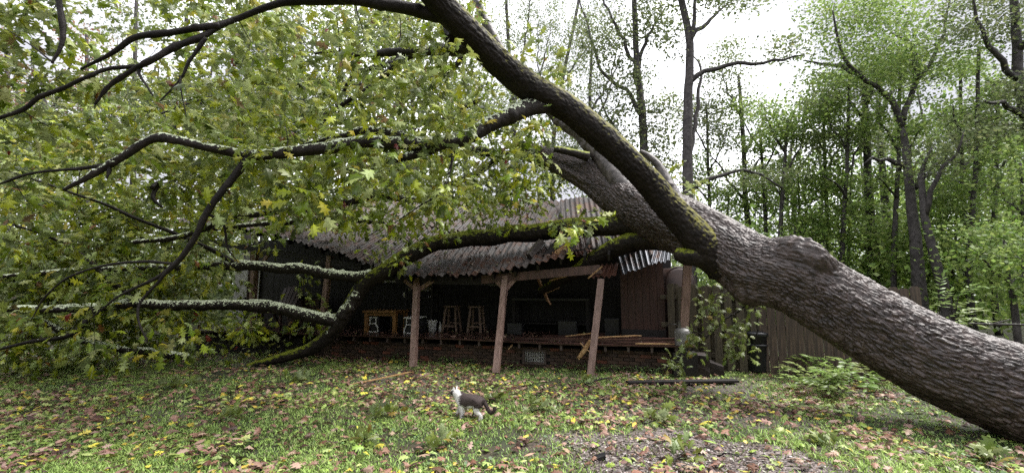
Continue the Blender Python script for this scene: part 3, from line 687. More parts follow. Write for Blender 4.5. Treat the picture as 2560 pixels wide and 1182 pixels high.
# where the leaves hang: amount of foliage seen in each 100 px cell of the photograph's left part
DEN = ["4211346433550000", "1111345656770100", "2234578877776200", "8898999888888300", "9999999999999710", "9999976777766420", "9999842111000000", "8888622100000000", "7776423200000000"]
tg = []
rngc = random.Random(5)
hl = lambda px: float(np.interp(px, [-400, 430, 850, 1700], [13.0, 11.4, 10.1, 8.2]))   # depth of the porch front
def oak_cluster(px, py):
    t = rngc.random()
    if py > 575: Yd = rngc.uniform(5.6, 8.6) if px < 480 else rngc.uniform(7.8, hl(px) - .6)
    else:
        if t < .2: Yd = rngc.uniform(4.5, 6.0)
        elif t < .6: Yd = rngc.uniform(6.0, 8.8)
        else: Yd = rngc.uniform(8.8, 12.0)
        if px > 1150: Yd = rngc.uniform(8.6, 11.6) if t > .12 else rngc.uniform(5.2, 6.2)
        if py > 470: Yd = min(Yd, hl(px) - .2 + (570 - py) * .012) 
        if px < 160 and py < 230: Yd = rngc.uniform(3.9, 4.6)
    return P(px, py, Yd)
for r_, row in enumerate(DEN):
    for c_, ch in enumerate(row):
        dn = int(ch)
        for k in range(int(round(dn * 2.5))):
            px = c_ * 100 + rngc.uniform(-8, 108); py = r_ * 100 + rngc.uniform(-8, 108)
            if 640 < px < 1240 and 600 < py < 900 and rngc.random() < .55: continue
            if 1010 < px < 1400 and py > 560: continue
            if 570 < px < 1040 and 572 < py < 665 and rngc.random() < .8: continue
            if 1360 < px < 1520 and 470 < py < 550: continue
            tg.append(oak_cluster(px, py))
for k in range(120):                     # crown beyond the left and upper edge of the picture
    tg.append(oak_cluster(rngc.uniform(-420, -10), rngc.uniform(60, 860)))
for k in range(34): tg.append(P(rngc.uniform(250, 900), rngc.uniform(-260, -10), rngc.uniform(3.9, 5.6)))
for px, py, Yd in ((1305, 120, 5.7), (1300, 140, 5.7), (1370, 180, 5.9), (1355, 185, 5.9), (1345, 320, 5.9), (1340, 335, 5.85), (1520, 530, 7.9), (1535, 545, 7.9), (1500, 540, 7.9), (1610, 550, 7.3), (1560, 510, 7.9), (1720, 470, 7.6), (1700, 480, 7.5), (1690, 420, 7.6),
               (1275, 345, 9.3), (1290, 400, 9.3), (1255, 380, 9.2), (1320, 415, 9.1), (1240, 420, 9.2), (1350, 440, 9.1), (1300, 450, 9.2), (1265, 455, 9.3), (1380, 470, 9.1), (1230, 360, 9.4), (1310, 335, 9.4), (1020, 600, 9.0), (1040, 590, 9.0), (1000, 640, 8.9), (930, 640, 8.9), (1085, 560, 9.1), (1010, 660, 8.8), (960, 620, 8.9), (1120, 590, 9.2), (680, 610, 8.6), (650, 620, 8.6), (550, 580, 8.2), (600, 590, 8.2), (1180, 545, 9.2), (1230, 530, 9.4)):
    tg.append(P(px, py, Yd))
tg = np.array(tg)
SKA, SRA = np.array(SK), np.array(SR)      # foliage hangs behind or beside the heavier wood, seldom right before it
big = SRA > .018; sx, sy = SKA[big, 0] / SKA[big, 1], (SKA[big, 2] - EYE) / SKA[big, 1]; sY = SKA[big, 1]
for i in range(len(tg)):
    d2 = np.hypot(tg[i, 0] / tg[i, 1] - sx, (tg[i, 2] - EYE) / tg[i, 1] - sy); j = np.where(d2 < (.085 if tg[i, 1] < 6.3 else .055))[0]
    if len(j) and tg[i, 1] < sY[j].max() + .25 and sY[j].max() < 9.3 and rngc.random() < (.6 if tg[i, 2] > 3.9 and tg[i, 0] < 0 else .85):
        nY = sY[j].max() + rngc.uniform(.3, 1.3); tg[i] = np.array([0, 0, EYE]) + (tg[i] - [0, 0, EYE]) * (nY / tg[i, 1])
tg[:, 2] = np.maximum(tg[:, 2], .12)
twigs, tdir = colonize(SK, SR, tg, .0035, .010, .3, .07)
g = Geo()
for p, rr in twigs: tube(g, p, rr, 5, cap=False)
tag(obj('twig', g, M_twig, oak), kind='stuff')
OAKC = [(3.4, (.16, .225, .014)), (3.8, (.28, .32, .018)), (1.8, (.08, .115, .018)), (2.6, (.34, .39, .14)), (.06, (.18, .028, .018)), (.28, (.22, .10, .03)), (.5, (.38, .33, .03))]
lp, la, ln, ls = [], [], [], []
for t, d in zip(tg, tdir):
    n = int(rng.integers(13, 22)); mid = rng.random() < .35
    off = rng.normal(0, 1, (n, 3)) * np.array([.145, .145, .10]); pos = t + off
    a = nrm(off * 3 + d * .5 + rng.normal(0, .45, (n, 3)) + np.array([0, -.1, -.28])); nn = nrm(np.array([0, -.35, .85]) + rng.normal(0, .55, (n, 3)))
    lp.append(pos); la.append(a); ln.append(nn); ls.append(rng.uniform(.10, .215, n))
lp = np.concatenate(lp); la = np.concatenate(la); ln = np.concatenate(ln); ls = np.concatenate(ls); lp[:, 2] = np.maximum(lp[:, 2], .05)
lc = pick_cols(len(lp), OAKC)
# keep leaves off the camera and out of the porch
dist = np.linalg.norm(lp - np.array([0, 0, EYE]), axis=1)
keep = dist > 3.2; lp, la, ln, ls, lc, dist = [k[keep] for k in (lp, la, ln, ls, lc, dist)]
# the 300 that show largest are leaves of their own, the rest one mass
pxx = CX + F * lp[:, 0] / lp[:, 1]; infr = (pxx > 0) & (pxx < 2560) & (np.abs((lp[:, 2] - EYE) / lp[:, 1] - .12) < .56)
redd = lc[:, 0] > lc[:, 1] * 1.25; ls[redd] *= .8; score = np.where(infr & ~(redd & (rng.random(len(lp)) < .8)), ls / dist, 0); idx = np.argsort(-score)[:300]; mask = np.zeros(len(lp), bool); mask[idx] = True
def leaf_mesh(tm, name, m):
    g = Geo(); g.add(tm[0], None, tm[1]); me = g.mesh(name); me.materials.append(m); return me
def fine_leaf(half, bend):
    mid = [(0, y) for _, y in half]; V, T = [], []
    for sgn in (1, -1):
        b = len(V)
        for (x, y) in half: V += [[0, y, .02 - bend * (y - .3) ** 2], [sgn * x, y * 1.0, -.3 * x * x - bend * (y - .3) ** 2 - .12 * x]]
        for k in range(len(half) - 1):
            q = b + 2 * k; tri = [[q, q + 1, q + 3], [q, q + 3, q + 2]]
            T += tri if sgn > 0 else [t[::-1] for t in tri]
    return np.array(V), np.array(T)
LF1 = fine_leaf([(.012, 0), (.03, .1), (.2, .22), (.1, .31), (.24, .38), (.40, .53), (.18, .57), (.22, .66), (.31, .84), (.1, .82), (.06, .92), (0, 1)], .3)
LF2 = fine_leaf([(.012, 0), (.02, .14), (.17, .29), (.09, .36), (.36, .44), (.13, .55), (.2, .62), (.39, .75), (.13, .76), (.15, .97), (.04, .93), (0, .95)], .45)
olm = [leaf_mesh(LF1, 'leaf', M_leafo), leaf_mesh(LF2, 'leaf', M_leafo)]
def place_leaf(me, pos, a, n_, s, c, parent, name='leaf'):
    y = nrm(a); x = nrm(np.cross(y, n_)); z = np.cross(x, y); R = np.stack([x, y, z], 1) * s
    o = obj(name, me, None, parent, Mat4(pos, R)); o.color = (*[float(k) for k in c], 1); return o
for k, i in enumerate(idx): place_leaf(olm[k % 2], lp[i], la[i], ln[i], ls[i], lc[i], oak)
g = Geo(); r_ = ~mask; hlf = rng.random(len(lp)) < .5
leaves(g, LEAF_A, lp[r_ & hlf], la[r_ & hlf], ln[r_ & hlf], ls[r_ & hlf], lc[r_ & hlf])
leaves(g, LEAF_B, lp[r_ & ~hlf], la[r_ & ~hlf], ln[r_ & ~hlf], ls[r_ & ~hlf], lc[r_ & ~hlf])
tag(obj('foliage', g, M_leaf, oak), kind='stuff')

# ------------------------------------------------------------------ the woodland
FG = [(3, (.12, .16, .055)), (2, (.17, .21, .07)), (2, (.09, .12, .05)), (1, (.22, .24, .10))]
FB = [(3, (.21, .31, .05)), (3, (.15, .25, .045)), (2, (.28, .37, .09)), (1, (.09, .15, .03))]
FR = [(3, (.28, .11, .07)), (2, (.30, .17, .11)), (1, (.14, .13, .06))]
def wood_tree(label, depth, trunk, limbs=(), crowns=(), r0=.15, cols=FG, name='woodland_tree', group='trees standing in the woodland', lsz=.105, per=34, spr=.30, grp=True):
    base = np.append(P(trunk[0][0], HZ, depth)[:2], 0)
    t = thing(name, label, 'tree', base, group)
    g = Geo(); sk, sr = [], []
    pts = [base - [0, 0, .1]] + [P(x, y, depth) for x, y in trunk]; n = len(pts)
    pt, rr = spline(pts, .5, np.linspace(r0 * 1.25, r0 * .55, n)); pt[:, :2] += .05 * r0 * rng.normal(0, 1, (len(pt), 2)); tube(g, pt, rr, 10); sk += list(pt); sr += list(rr)
    for lb in limbs:
        dd = rng.uniform(-1.2, 1.2); m = len(lb)
        q, rq = spline([P(x, y, depth + dd * k / max(1, m - 1)) for k, (x, y) in enumerate(lb)], .4, np.linspace(r0 * .6, r0 * .14, m)); q[1:] += rng.normal(0, .04, (len(q) - 1, 3))
        tube(g, q, rq, 7); sk += list(q[1:]); sr += list(rq[1:])
    tgts = []
    for (cx, cy, rx, ry, dn) in crowns:
        n = int(dn * (2.9 if depth > 14 else 1.8))
        for k in range(n):
            while True:
                u_ = rng.uniform(-1, 1, 3)
                if u_ @ u_ < 1: break
            dz = rx / F * depth * u_[2] * .9
            tgts.append(P(cx + rx * u_[0], cy + ry * u_[1], depth + dz))
    tgts = np.array(tgts); tgts[:, 2] = np.maximum(tgts[:, 2], .4)
    tw, td = colonize(sk, sr, tgts, .005, .010, .6, .10, .55)
    for p, rr in tw: tube(g, p, rr, 4, cap=False)
    obj('trunk', g, M_btrunk, t)
    n = per * len(tgts); pos = np.repeat(tgts, per, 0) + rng.normal(0, 1, (n, 3)) * np.array([spr * 1.2, spr * 1.2, spr * .3])
    pos[:, 2] = np.maximum(pos[:, 2], .05)
    lsz = lsz * (1.25 if depth > 14 else 1)
    gl = Geo(); leaves(gl, LEAF_S, pos, nrm(rng.normal(0, 1, (n, 3)) * [1, 1, .6] + [0, 0, -.2]), nrm(rng.normal(0, .55, (n, 3)) + [0, -.2, .8]), rng.uniform(.6, 1.25, n) * lsz, pick_cols(n, cols), 1.25)
    obj('crown', gl, M_far, t)
    return t
wood_tree('tall lichen spotted tree forking high up in the bright sky gap', 15, [(1724, 600), (1719, 420), (1720, 250), (1725, 110), (1704, 0), (1688, -130)],
          [[(1725, 110), (1737, 30), (1742, -110)], [(1724, 206), (1790, 168), (1880, 160), (1960, 148), (2010, 138)], [(1722, 400), (1742, 290), (1750, 190), (1738, 140)], [(1730, 90), (1775, 50), (1820, 10)], [(1722, 480), (1790, 440), (1880, 430), (1960, 470)]],
          [(1740, -70, 150, 70, 40), (1830, 5, 70, 25, 6), (1960, 130, 60, 35, 6), (1690, 100, 30, 60, 3), (1900, 440, 80, 40, 6)], .175)
wood_tree('tree with a curved trunk rising behind the dark sloping limb', 17, [(1622, 580), (1611, 430), (1607, 300), (1594, 180), (1588, 80), (1585, -90)],
          [[(1606, 290), (1560, 225), (1500, 170), (1470, 60), (1440, -20)], [(1594, 180), (1620, 90), (1660, 20)], [(1600, 230), (1570, 120), (1520, 30), (1490, -60)], [(1612, 440), (1540, 330), (1490, 230)]],
          [(1520, 340, 90, 80, 26), (1650, 320, 45, 110, 20), (1560, 210, 80, 70, 16), (1500, 100, 90, 80, 18), (1640, 50, 60, 60, 16), (1560, -60, 150, 60, 30), (1600, 430, 70, 50, 14)], .17)
wood_tree('faint slender tree in the sky above the long limb, nearest the leaning grey limb', 27, [(1290, 560), (1284, 300), (1272, 120), (1262, -60)], [[(1284, 260), (1310, 120), (1330, -30)], [(1284, 330), (1350, 190), (1380, 60)]], [(1290, 60, 70, 110, 28), (1290, 230, 50, 80, 12), (1350, 10, 60, 60, 12)], .17, per=30)
wood_tree('faint slender tree with upswept stems left of the curved trunk', 26, [(1380, 560), (1385, 330), (1410, 180), (1440, 40), (1455, -60)], [[(1385, 330), (1350, 200), (1345, 60)], [(1400, 220), (1460, 130), (1500, 90)]], [(1420, 90, 70, 100, 26), (1370, 150, 40, 80, 10), (1410, 260, 60, 60, 12)], .14, per=30)
wood_tree('feathery faint tree above the middle of the dark sloping limb', 24, [(1500, 600), (1490, 420), (1475, 260), (1480, 120)], [[(1488, 400), (1440, 330), (1420, 250)], [(1478, 280), (1530, 180), (1540, 90)]], [(1450, 200, 80, 90, 20), (1400, 330, 60, 60, 14), (1500, 60, 90, 70, 20)], .13, per=30)
wood_tree('pale slender tree between the bare topped tree and the big green tree', 23, [(1990, 590), (1980, 480), (1975, 400), (1985, 330)], [[(1978, 450), (2020, 390), (2040, 340)], [(1978, 430), (1940, 380), (1930, 350)]], [(1970, 420, 70, 50, 18), (2020, 350, 50, 40, 10)], .11, per=30)
wood_tree('thin bare topped tree right of the tall forked tree', 20, [(1872, 590), (1862, 480), (1860, 380), (1852, 260), (1846, 190)], [[(1860, 390), (1905, 310), (1912, 280), (1900, 250)], [(1862, 470), (1900, 400), (1960, 380)], [(1855, 300), (1820, 230), (1805, 170)], [(1862, 500), (1800, 420), (1770, 380)]],
          [(1815, 150, 60, 55, 16), (1850, 240, 50, 60, 10), (1800, 330, 50, 60, 10), (1880, 400, 70, 60, 10), (1780, 230, 50, 60, 8)], .12, per=30)
wood_tree('straight grey trunk left of the big forked green tree', 17, [(2186, 640), (2172, 500), (2166, 320), (2160, 200)], [[(2166, 320), (2130, 260), (2070, 240)], [(2165, 260), (2200, 180), (2220, 120)]], [(2080, 250, 80, 45, 20), (2120, 350, 110, 50, 20), (2180, 200, 60, 60, 14)], .17)
wood_tree('second grey trunk close beside the straight one', 19, [(2222, 640), (2212, 500), (2202, 380), (2195, 250)], [[(2198, 300), (2230, 220), (2250, 150)]], [(2230, 330, 80, 50, 14), (2240, 180, 70, 60, 14)], .17)
wood_tree('large green tree forking wide above the fallen trunk', 13.5, [(2296, 680), (2284, 560), (2270, 430), (2258, 310)],
          [[(2260, 320), (2215, 235), (2150, 185), (2100, 110), (2080, 30)], [(2258, 300), (2290, 205), (2332, 150), (2362, 60), (2380, -50)], [(2150, 185), (2080, 160), (2010, 150)], [(2290, 200), (2280, 120), (2230, 80)], [(2270, 410), (2200, 400), (2160, 410)], [(2286, 470), (2330, 420), (2380, 390)]],
          [(2200, 90, 160, 120, 105), (2120, 20, 130, 70, 30), (2330, 150, 90, 90, 26), (2060, 190, 80, 60, 16), (2250, 210, 110, 60, 20), (2300, 330, 90, 50, 14)], .16, FB)
wood_tree('dark forked trunk right of the green forked tree', 12.5, [(2362, 740), (2335, 640), (2312, 540), (2302, 430)], [[(2312, 540), (2340, 450), (2385, 390), (2410, 320)], [(2304, 450), (2330, 360)]], [(2400, 340, 90, 60, 16), (2330, 400, 80, 50, 14)], .13)
wood_tree('tall dark tree at the right edge with a limb leaning left', 13, [(2600, 620), (2585, 420), (2562, 270), (2546, 170), (2541, 80), (2530, -60)], [[(2548, 200), (2490, 140), (2450, 70), (2425, -40)], [(2545, 130), (2600, 60)], [(2565, 290), (2500, 260), (2460, 250)]],
          [(2450, 40, 110, 80, 44), (2560, 230, 80, 60, 30), (2480, -40, 150, 60, 30), (2590, 60, 60, 80, 20), (2530, 330, 90, 50, 24)], .17)
YT = [  # young trees of the thicket on the right: x, crown y, rx, ry, depth, amount, label
    (2005, 490, 90, 90, 15, 50, 'young tree whose crown shows just above the knot on the fallen trunk'),
    (2130, 470, 110, 90, 14.5, 60, 'young tree between the knot and the straight grey trunks'),
    (2290, 460, 110, 80, 16, 60, 'young tree filling the thicket behind the green forked tree'),
    (2450, 400, 120, 100, 14, 80, 'young tree with a high bright crown near the right edge'),
    (2555, 480, 110, 120, 12, 80, 'young tree at the right edge below the leaning limb'),
    (2400, 560, 120, 90, 12, 70, 'young bushy tree right of the dark forked trunk'),
    (2170, 590, 100, 80, 13, 60, 'low young tree behind the upper edge of the fallen trunk'),
    (2040, 590, 70, 60, 13, 40, 'low young tree right behind the knot on the fallen trunk'),
    (2520, 660, 110, 100, 10.5, 80, 'low leafy tree behind the trunk at the right edge'),
    (2330, 660, 100, 70, 11.5, 60, 'low bushy tree behind the far fence tops'),
    (1920, 520, 70, 60, 16, 40, 'small tree behind the hump of the fallen trunk'),
    (1830, 520, 60, 50, 17, 34, 'small pale tree right of the foot of the tall forked tree'),
    (1770, 440, 50, 60, 18, 26, 'small tree at the foot of the tall forked tree'),
    (2620, 360, 100, 100, 13, 50, 'leafy tree cut off by the right edge'),
    (2250, 560, 90, 60, 18, 44, 'young tree deep between the grey trunks'),
    (1790, 600, 60, 60, 12, 40, 'young tree behind the gap between trunk and picket fence'),
    (2720, 560, 130, 160, 11, 70, 'tree just beyond the right edge')]
for x, cy, rx, ry, dp, n_, lb in YT:
    jx = rngc.uniform(-20, 20); dp = dp + (3.5 if dp > 11.2 and x < 2500 else 0)
    wood_tree(lb, dp, [(x + jx, 700), (x + jx * .6, cy + ry * .6), (x + rngc.uniform(-15, 15), cy - ry * .6)], [[(x + jx * .6, cy + ry * .5), (x - rx * .5, cy), (x - rx * .8, cy - ry * .4)], [(x + jx * .6, cy + ry * .5), (x + rx * .5, cy), (x + rx * .8, cy - ry * .5)]],
              [(x, cy - 12, rx, ry * .55, n_ * .32), (x + rx * .3, cy + ry * .7, rx * .7, ry * .25, n_ * .11), (x - rx * .35, cy - ry * .85, rx * .6, ry * .3, n_ * .15)], .06, FB, 'young_tree', 'young trees in the thicket', .11, 34, .32)
for x, dp, yt, dx_, lb in ((1905, 19, 330, 14, 'thin grey stem left of the thicket behind the trunk hump'), (1962, 17, 300, -16, 'thin stem in the thicket just left of the knot'), (2062, 18, 250, 10, 'thin stem in the thicket above the knot'), (2118, 16, 180, -14, 'slender pole like trunk left of the straight grey trunks'),
                        (2246, 15, 140, -12, 'slender trunk between the grey pair and the green forked tree'), (2405, 16, 160, 12, 'slender trunk right of the dark forked trunk'), (2440, 14, 120, -18, 'slender trunk halfway between the dark fork and the right edge'), (2492, 15, 200, -10, 'thin leaning stem left of the tall dark tree at the edge'), (1770, 21, 260, 8, 'thin pale stem right behind the tall forked tree')):
    wood_tree(lb, dp, [(x + dx_, 700), (x + dx_ * .5, 520), (x, 400), (x - dx_ * .4, yt)], [[(x + 2, 430), (x + 35, 370), (x + 50, 320)], [(x, 380), (x - 40, 310), (x - 55, 260)], [(x, 500), (x - 30, 460), (x - 60, 440)]],
              [(x, yt + 20, 55, 40, 12), (x + 35, 330, 50, 35, 8), (x - 40, 280, 45, 35, 8), (x - 40, 450, 45, 30, 6)], .085, FB if x > 1900 else FG, per=30)
BT = [  # trees beyond the house and the oak's crown
    (1030, 18, .12, [(1030, 180, 110, 110, 44), (990, 60, 100, 80, 30)], FG, 'slim trunk standing in the gap above the long crossing limb'),
    (900, 22, .15, [(930, 60, 90, 90, 34), (880, 230, 110, 80, 34)], FG, 'woodland tree under the top limb, behind the grey branch'),
    (760, 20, .15, [(760, 80, 110, 90, 36), (740, 250, 120, 90, 40)], FG, 'woodland tree behind the upper middle of the crown'),
    (620, 21, .15, [(610, 90, 110, 110, 40), (600, 290, 120, 90, 44)], FG, 'woodland tree behind the two upper left branches'),
    (470, 19, .15, [(420, 60, 110, 90, 44), (450, 260, 120, 90, 44)], FG, 'grey green tree above the upper left branches'),
    (330, 22, .15, [(310, 30, 100, 70, 40), (300, 260, 110, 90, 30)], FG, 'grey green tree in the top left corner sky'),
    (215, 26, .16, [(220, 110, 70, 60, 26), (240, 250, 90, 70, 26)], FR, 'pinkish autumn tree between the upper left branches'),
    (20, 24, .16, [(10, 200, 80, 70, 40), (-60, 120, 90, 70, 26), (60, 280, 70, 50, 16)], FR, 'reddish autumn tree at the left edge'),
    (110, 20, .14, [(120, 330, 120, 90, 40), (90, 220, 60, 60, 10)], FG, 'sparse tree above the lowest left branch'),
    (1160, 23, .13, [(1190, 260, 90, 80, 30), (1150, 90, 90, 90, 28)], FG, 'woodland tree behind the leaning grey limb'),
    (1480, 24, .13, [(1470, 430, 80, 60, 24), (1400, 400, 70, 60, 20)], FG, 'low woodland tree behind the broken grey limbs'),
    (-80, 16, .14, [(-60, 420, 140, 120, 50)], FG, 'tree beyond the left edge')]
for x, dp, r0, cr, cs, lb in BT:
    cr = [(a, b, c, d, e * (.2 if a < 480 and b < 240 else .75 if b < 240 else 1)) for a, b, c, d, e in cr]
    top = min(c[1] for c in cr) - 40
    wood_tree(lb, dp, [(x, 560), (x + 4, 350), (x + rngc.uniform(-15, 15), max(top, -100))], [[(x + 3, 380), (x - 60, 260), (x - 80, 140)], [(x + 3, 330), (x + 50, 200), (x + 80, 100)]], cr, r0, cs, per=40, spr=.45, lsz=.13)
# far wood: one mass of stems and leaves
g = Geo(); gl = Geo()
for k in range(210):
    Yd = rng.uniform(26, 58); px = rng.uniform(-500, 3050); x = (px - CX) / F * Yd
    hh = rng.uniform(9, 15) * (1.15 if px > 2050 else .8 if px < 520 else 1.25 if px < 1100 else .8); pts = np.array([[x, Yd, -.1], [x + rng.normal(0, .2), Yd, hh * .5], [x + rng.normal(0, .5), Yd, hh]])
    tube(g, pts, [.14, .1, .03], 5, cap=False)
    n = 360; pos = np.array([x, Yd, hh * .52]) + rng.normal(0, 1, (n, 3)) * np.array([1.5, 1.5, hh * .24]); pos[:, 2] = np.clip(np.abs(pos[:, 2]), .1, None)
    leaves(gl, LEAF_S, pos, nrm(rng.normal(0, 1, (n, 3))), nrm(rng.normal(0, .7, (n, 3)) + [0, -.2, .7]), rng.uniform(.25, .5, n), pick_cols(n, FB if px > 1700 else FG), 1.2)
for k in range(190):                     # unseen trees behind the camera and beside it, added to hold back low skylight
    a = rng.uniform(0, 2 * PI); x, Yd = 26 * math.cos(a) * rng.uniform(.85, 1.5), -4 + 22 * math.sin(a) * rng.uniform(.85, 1.5)
    if Yd > 8 or abs(math.atan2(x, Yd + .01)) < 1.0 and Yd > 0: continue
    hh = rng.uniform(7, 12); pts = np.array([[x, Yd, -.1], [x, Yd, hh * .5], [x + rng.normal(0, .4), Yd, hh]]); tube(g, pts, [.2, .14, .03], 5, cap=False)
    n = 420; pos = np.array([x, Yd, hh * .5]) + rng.normal(0, 1, (n, 3)) * np.array([2.2, 2.2, hh * .24]); pos[:, 2] = np.clip(np.abs(pos[:, 2]), .1, None)
    leaves(gl, LEAF_S, pos, nrm(rng.normal(0, 1, (n, 3))), nrm(rng.normal(0, .7, (n, 3)) + [0, 0, .7]), rng.uniform(.5, .9, n), pick_cols(n, FG), 1.3)
wd = obj('far_wood', gl, M_far); tag(wd, 'dense far off woodland behind everything, with unseen trees added behind the camera to block light', 'woodland', kind='stuff')
tag(obj('stems', g, M_btrunk, wd), kind='stuff')
g = Geo()
for k in range(560):                     # low brush along the edge of the wood
    Yd = rng.uniform(13, 26); px = rng.uniform(-300, 2900); x = (px - CX) / F * Yd
    if -9 < x < 4 and Yd < 17: continue
    hz_ = rng.uniform(.6, 2.6) if px > 1750 or px < 620 else .7
    n = int(90 + 40 * hz_); pos = np.array([x, Yd, hz_]) + rng.normal(0, 1, (n, 3)) * np.array([.8, .8, .45 + .15 * hz_]); pos[:, 2] = np.abs(pos[:, 2]) + .03
    leaves(g, LEAF_S, pos, nrm(rng.normal(0, 1, (n, 3))), nrm(rng.normal(0, .7, (n, 3)) + [0, -.2, .7]), rng.uniform(.12, .26, n), pick_cols(n, FB if px > 1600 else FG), 1.2)
tag(obj('undergrowth', g, M_far), 'low green undergrowth at the foot of the woodland', 'undergrowth', kind='stuff')

# ------------------------------------------------------------------ the yard: fence, tank, bin, steps
FA, FB2 = np.array([(1672 - CX) / F * 9.05, 9.05]), np.array([(2420 - CX) / F * 7.25, 7.25])
fd = (FB2 - FA) / np.linalg.norm(FB2 - FA); fn = np.array([fd[1], -fd[0]]); fn = fn if fn[1] < 0 else -fn
Rf = np.array([[fd[0], -fn[0], 0], [fd[1], -fn[1], 0], [0, 0, 1]])
def fpt(s, off, z): q = FA + fd * s + fn * off; return np.array([q[0], q[1], z])
def fs(px):                                     # distance along the fence at a pixel column
    d = ray(px, HZ)[:2]; A_ = np.array([[d[0], -fd[0]], [d[1], -fd[1]]]); return float(np.linalg.solve(A_, FA)[1])
fence = thing('picket_fence', 'weathered wooden privacy fence between the house corner and the thicket', 'fence', fpt(2, 0, 0))
s_split, s_end = fs(1893), fs(2300)
FH_ = 1.68
def picket_mesh(k, wd, m):
    r = random.Random(k); g = Geo(); h = FH_ + r.uniform(-.03, .03) - (.06 if k >= 20 else 0); c = .028; t = .019; b = wd / 2
    o = [(-b, 0), (b, 0), (b + r.uniform(-.003, .003), h - c), (b - c, h), (-b + c, h), (-b, h - c)]
    V = [[x, -t / 2, z] for x, z in o] + [[x, t / 2, z] for x, z in o]; n = 6
    T = [[0, k_, k_ + 1] for k_ in range(1, 5)] + [[6, 6 + k_ + 1, 6 + k_] for k_ in range(1, 5)]
    Q = [[(k_ + 1) % n, k_, k_ + n, (k_ + 1) % n + n] for k_ in range(n)]
    g.add(V, Q, T); me = g.mesh('picket', False); me.materials.append(m); return me
pms = [picket_mesh(k, .135, M_fence) for k in range(5)]; pms2 = [picket_mesh(k + 20, .139, M_fence2) for k in range(6)]
def tilt(p, a, b): return Mat4(p, Rf @ np.array(Matrix.Rotation(a, 3, 'Y')) @ np.array(Matrix.Rotation(b, 3, 'X')))
s = .0; k = 0
while s < s_split:
    obj('picket', pms[k % 5], None, fence, tilt(fpt(s, .035, random.uniform(-.03, .01)), random.uniform(-.012, .012), random.uniform(-.01, .01)))
    if k % 1 == 0: obj('picket', pms[(k + 2) % 5], None, fence, tilt(fpt(s + .107, -.06, random.uniform(-.04, .0)), random.uniform(-.01, .01), 0))
    s += .214; k += 1
s = s_split + .05
while s < s_end:
    obj('picket', pms2[k % 6], None, fence, tilt(fpt(s, .035 + random.uniform(-.004, .004), random.uniform(-.04, .01)), random.uniform(-.007, .007), random.uniform(-.01, .01)))
    s += .146; k += 1
for z in (.28, .85, 1.42):
    g = Geo(); plank(g, fpt(-.2, -.012, z), fpt(s_end, -.012, z), .04, .085, nj=1); obj('rail', g, M_fence, fence)
for s in np.arange(.35, s_end, 2.4):
    g = Geo(); box_geo(g, fpt(s, -.11, .8), (.09, .09, 1.62), Rf); obj('fence_post', g, M_fence, fence)
# upright oil tank with rounded top beside the house
tk0 = P(1702, HZ, 9.35); tw_ = .66; tz0, tz1 = .25, 2.05
tank = thing('oil_tank', 'rust brown upright tank with a rounded top beside the house corner', 'tank', (tk0[0], tk0[1], 0))
def arch(w_, z0, z1, n=14):
    r = w_ / 2; a = np.linspace(0, PI, n)
    return np.concatenate([np.stack([r * np.cos(a), z1 - r + r * np.sin(a)], 1), np.stack([-r * np.cos(a), z0 + r * .5 - r * .5 * np.sin(a)], 1)])
o = arch(tw_, tz0, tz1); n = len(o); g = Geo()
prof = [(.0, .93), (.015, .98), (.04, 1.0), (1.1, 1.0), (1.13, .95)]; V = []
cen = np.array([0, (tz0 + tz1) / 2])
for dep, scl in prof: V += [[*(tk0[:2] + np.array([1, .0]) * q[0] + np.array([-.18, 1]) * dep), q[1]] for q in (o - cen) * scl + cen]
Q = [[i * n + j, i * n + (j + 1) % n, (i + 1) * n + (j + 1) % n, (i + 1) * n + j] for i in range(len(prof) - 1) for j in range(n)]
V.append([*tk0[:2], cen[1]]); T = [[len(V) - 1, (j + 1) % n, j] for j in range(n)]; g.add(V, Q, T)
tb = obj('shell', g, M_rusty, tank)
g = Geo(); q = np.array([[*(tk0[:2] + np.array([-.18, 1]) * .03), 0]] * (n + 1)) + np.array([[*( (o[j % n] - cen) * 1.012 + cen)[:1], 0, ((o[j % n] - cen) * 1.012 + cen)[1]] for j in range(n + 1)]); tube(g, q, np.full(n + 1, .014), 6, cap=False, ref=np.array([0, 1., 0])); obj('rim', g, M_rusty, tank)
g = Geo()
for dx in (-.2, .2):
    for dy in (.1, .9): tube(g, np.array([[tk0[0] + dx - .18 * dy, tk0[1] + dy, -.03], [tk0[0] + dx - .18 * dy, tk0[1] + dy, .5]]), [.025, .025], 8)
obj('leg', g, M_rusty, tank)
def lathe(g, c, prof, n=24, C=None):
    a = np.arange(n) * 2 * PI / n; V = np.array([[c[0] + r * math.cos(t), c[1] + r * math.sin(t), c[2] + z] for r, z in prof for t in a])
    i = np.arange(len(prof) - 1)[:, None] * n; j = np.arange(n)[None]; k = (j + 1) % n
    g.add(V, np.stack([i + j, i + k, i + n + k, i + n + j], -1).reshape(-1, 4), C=C)
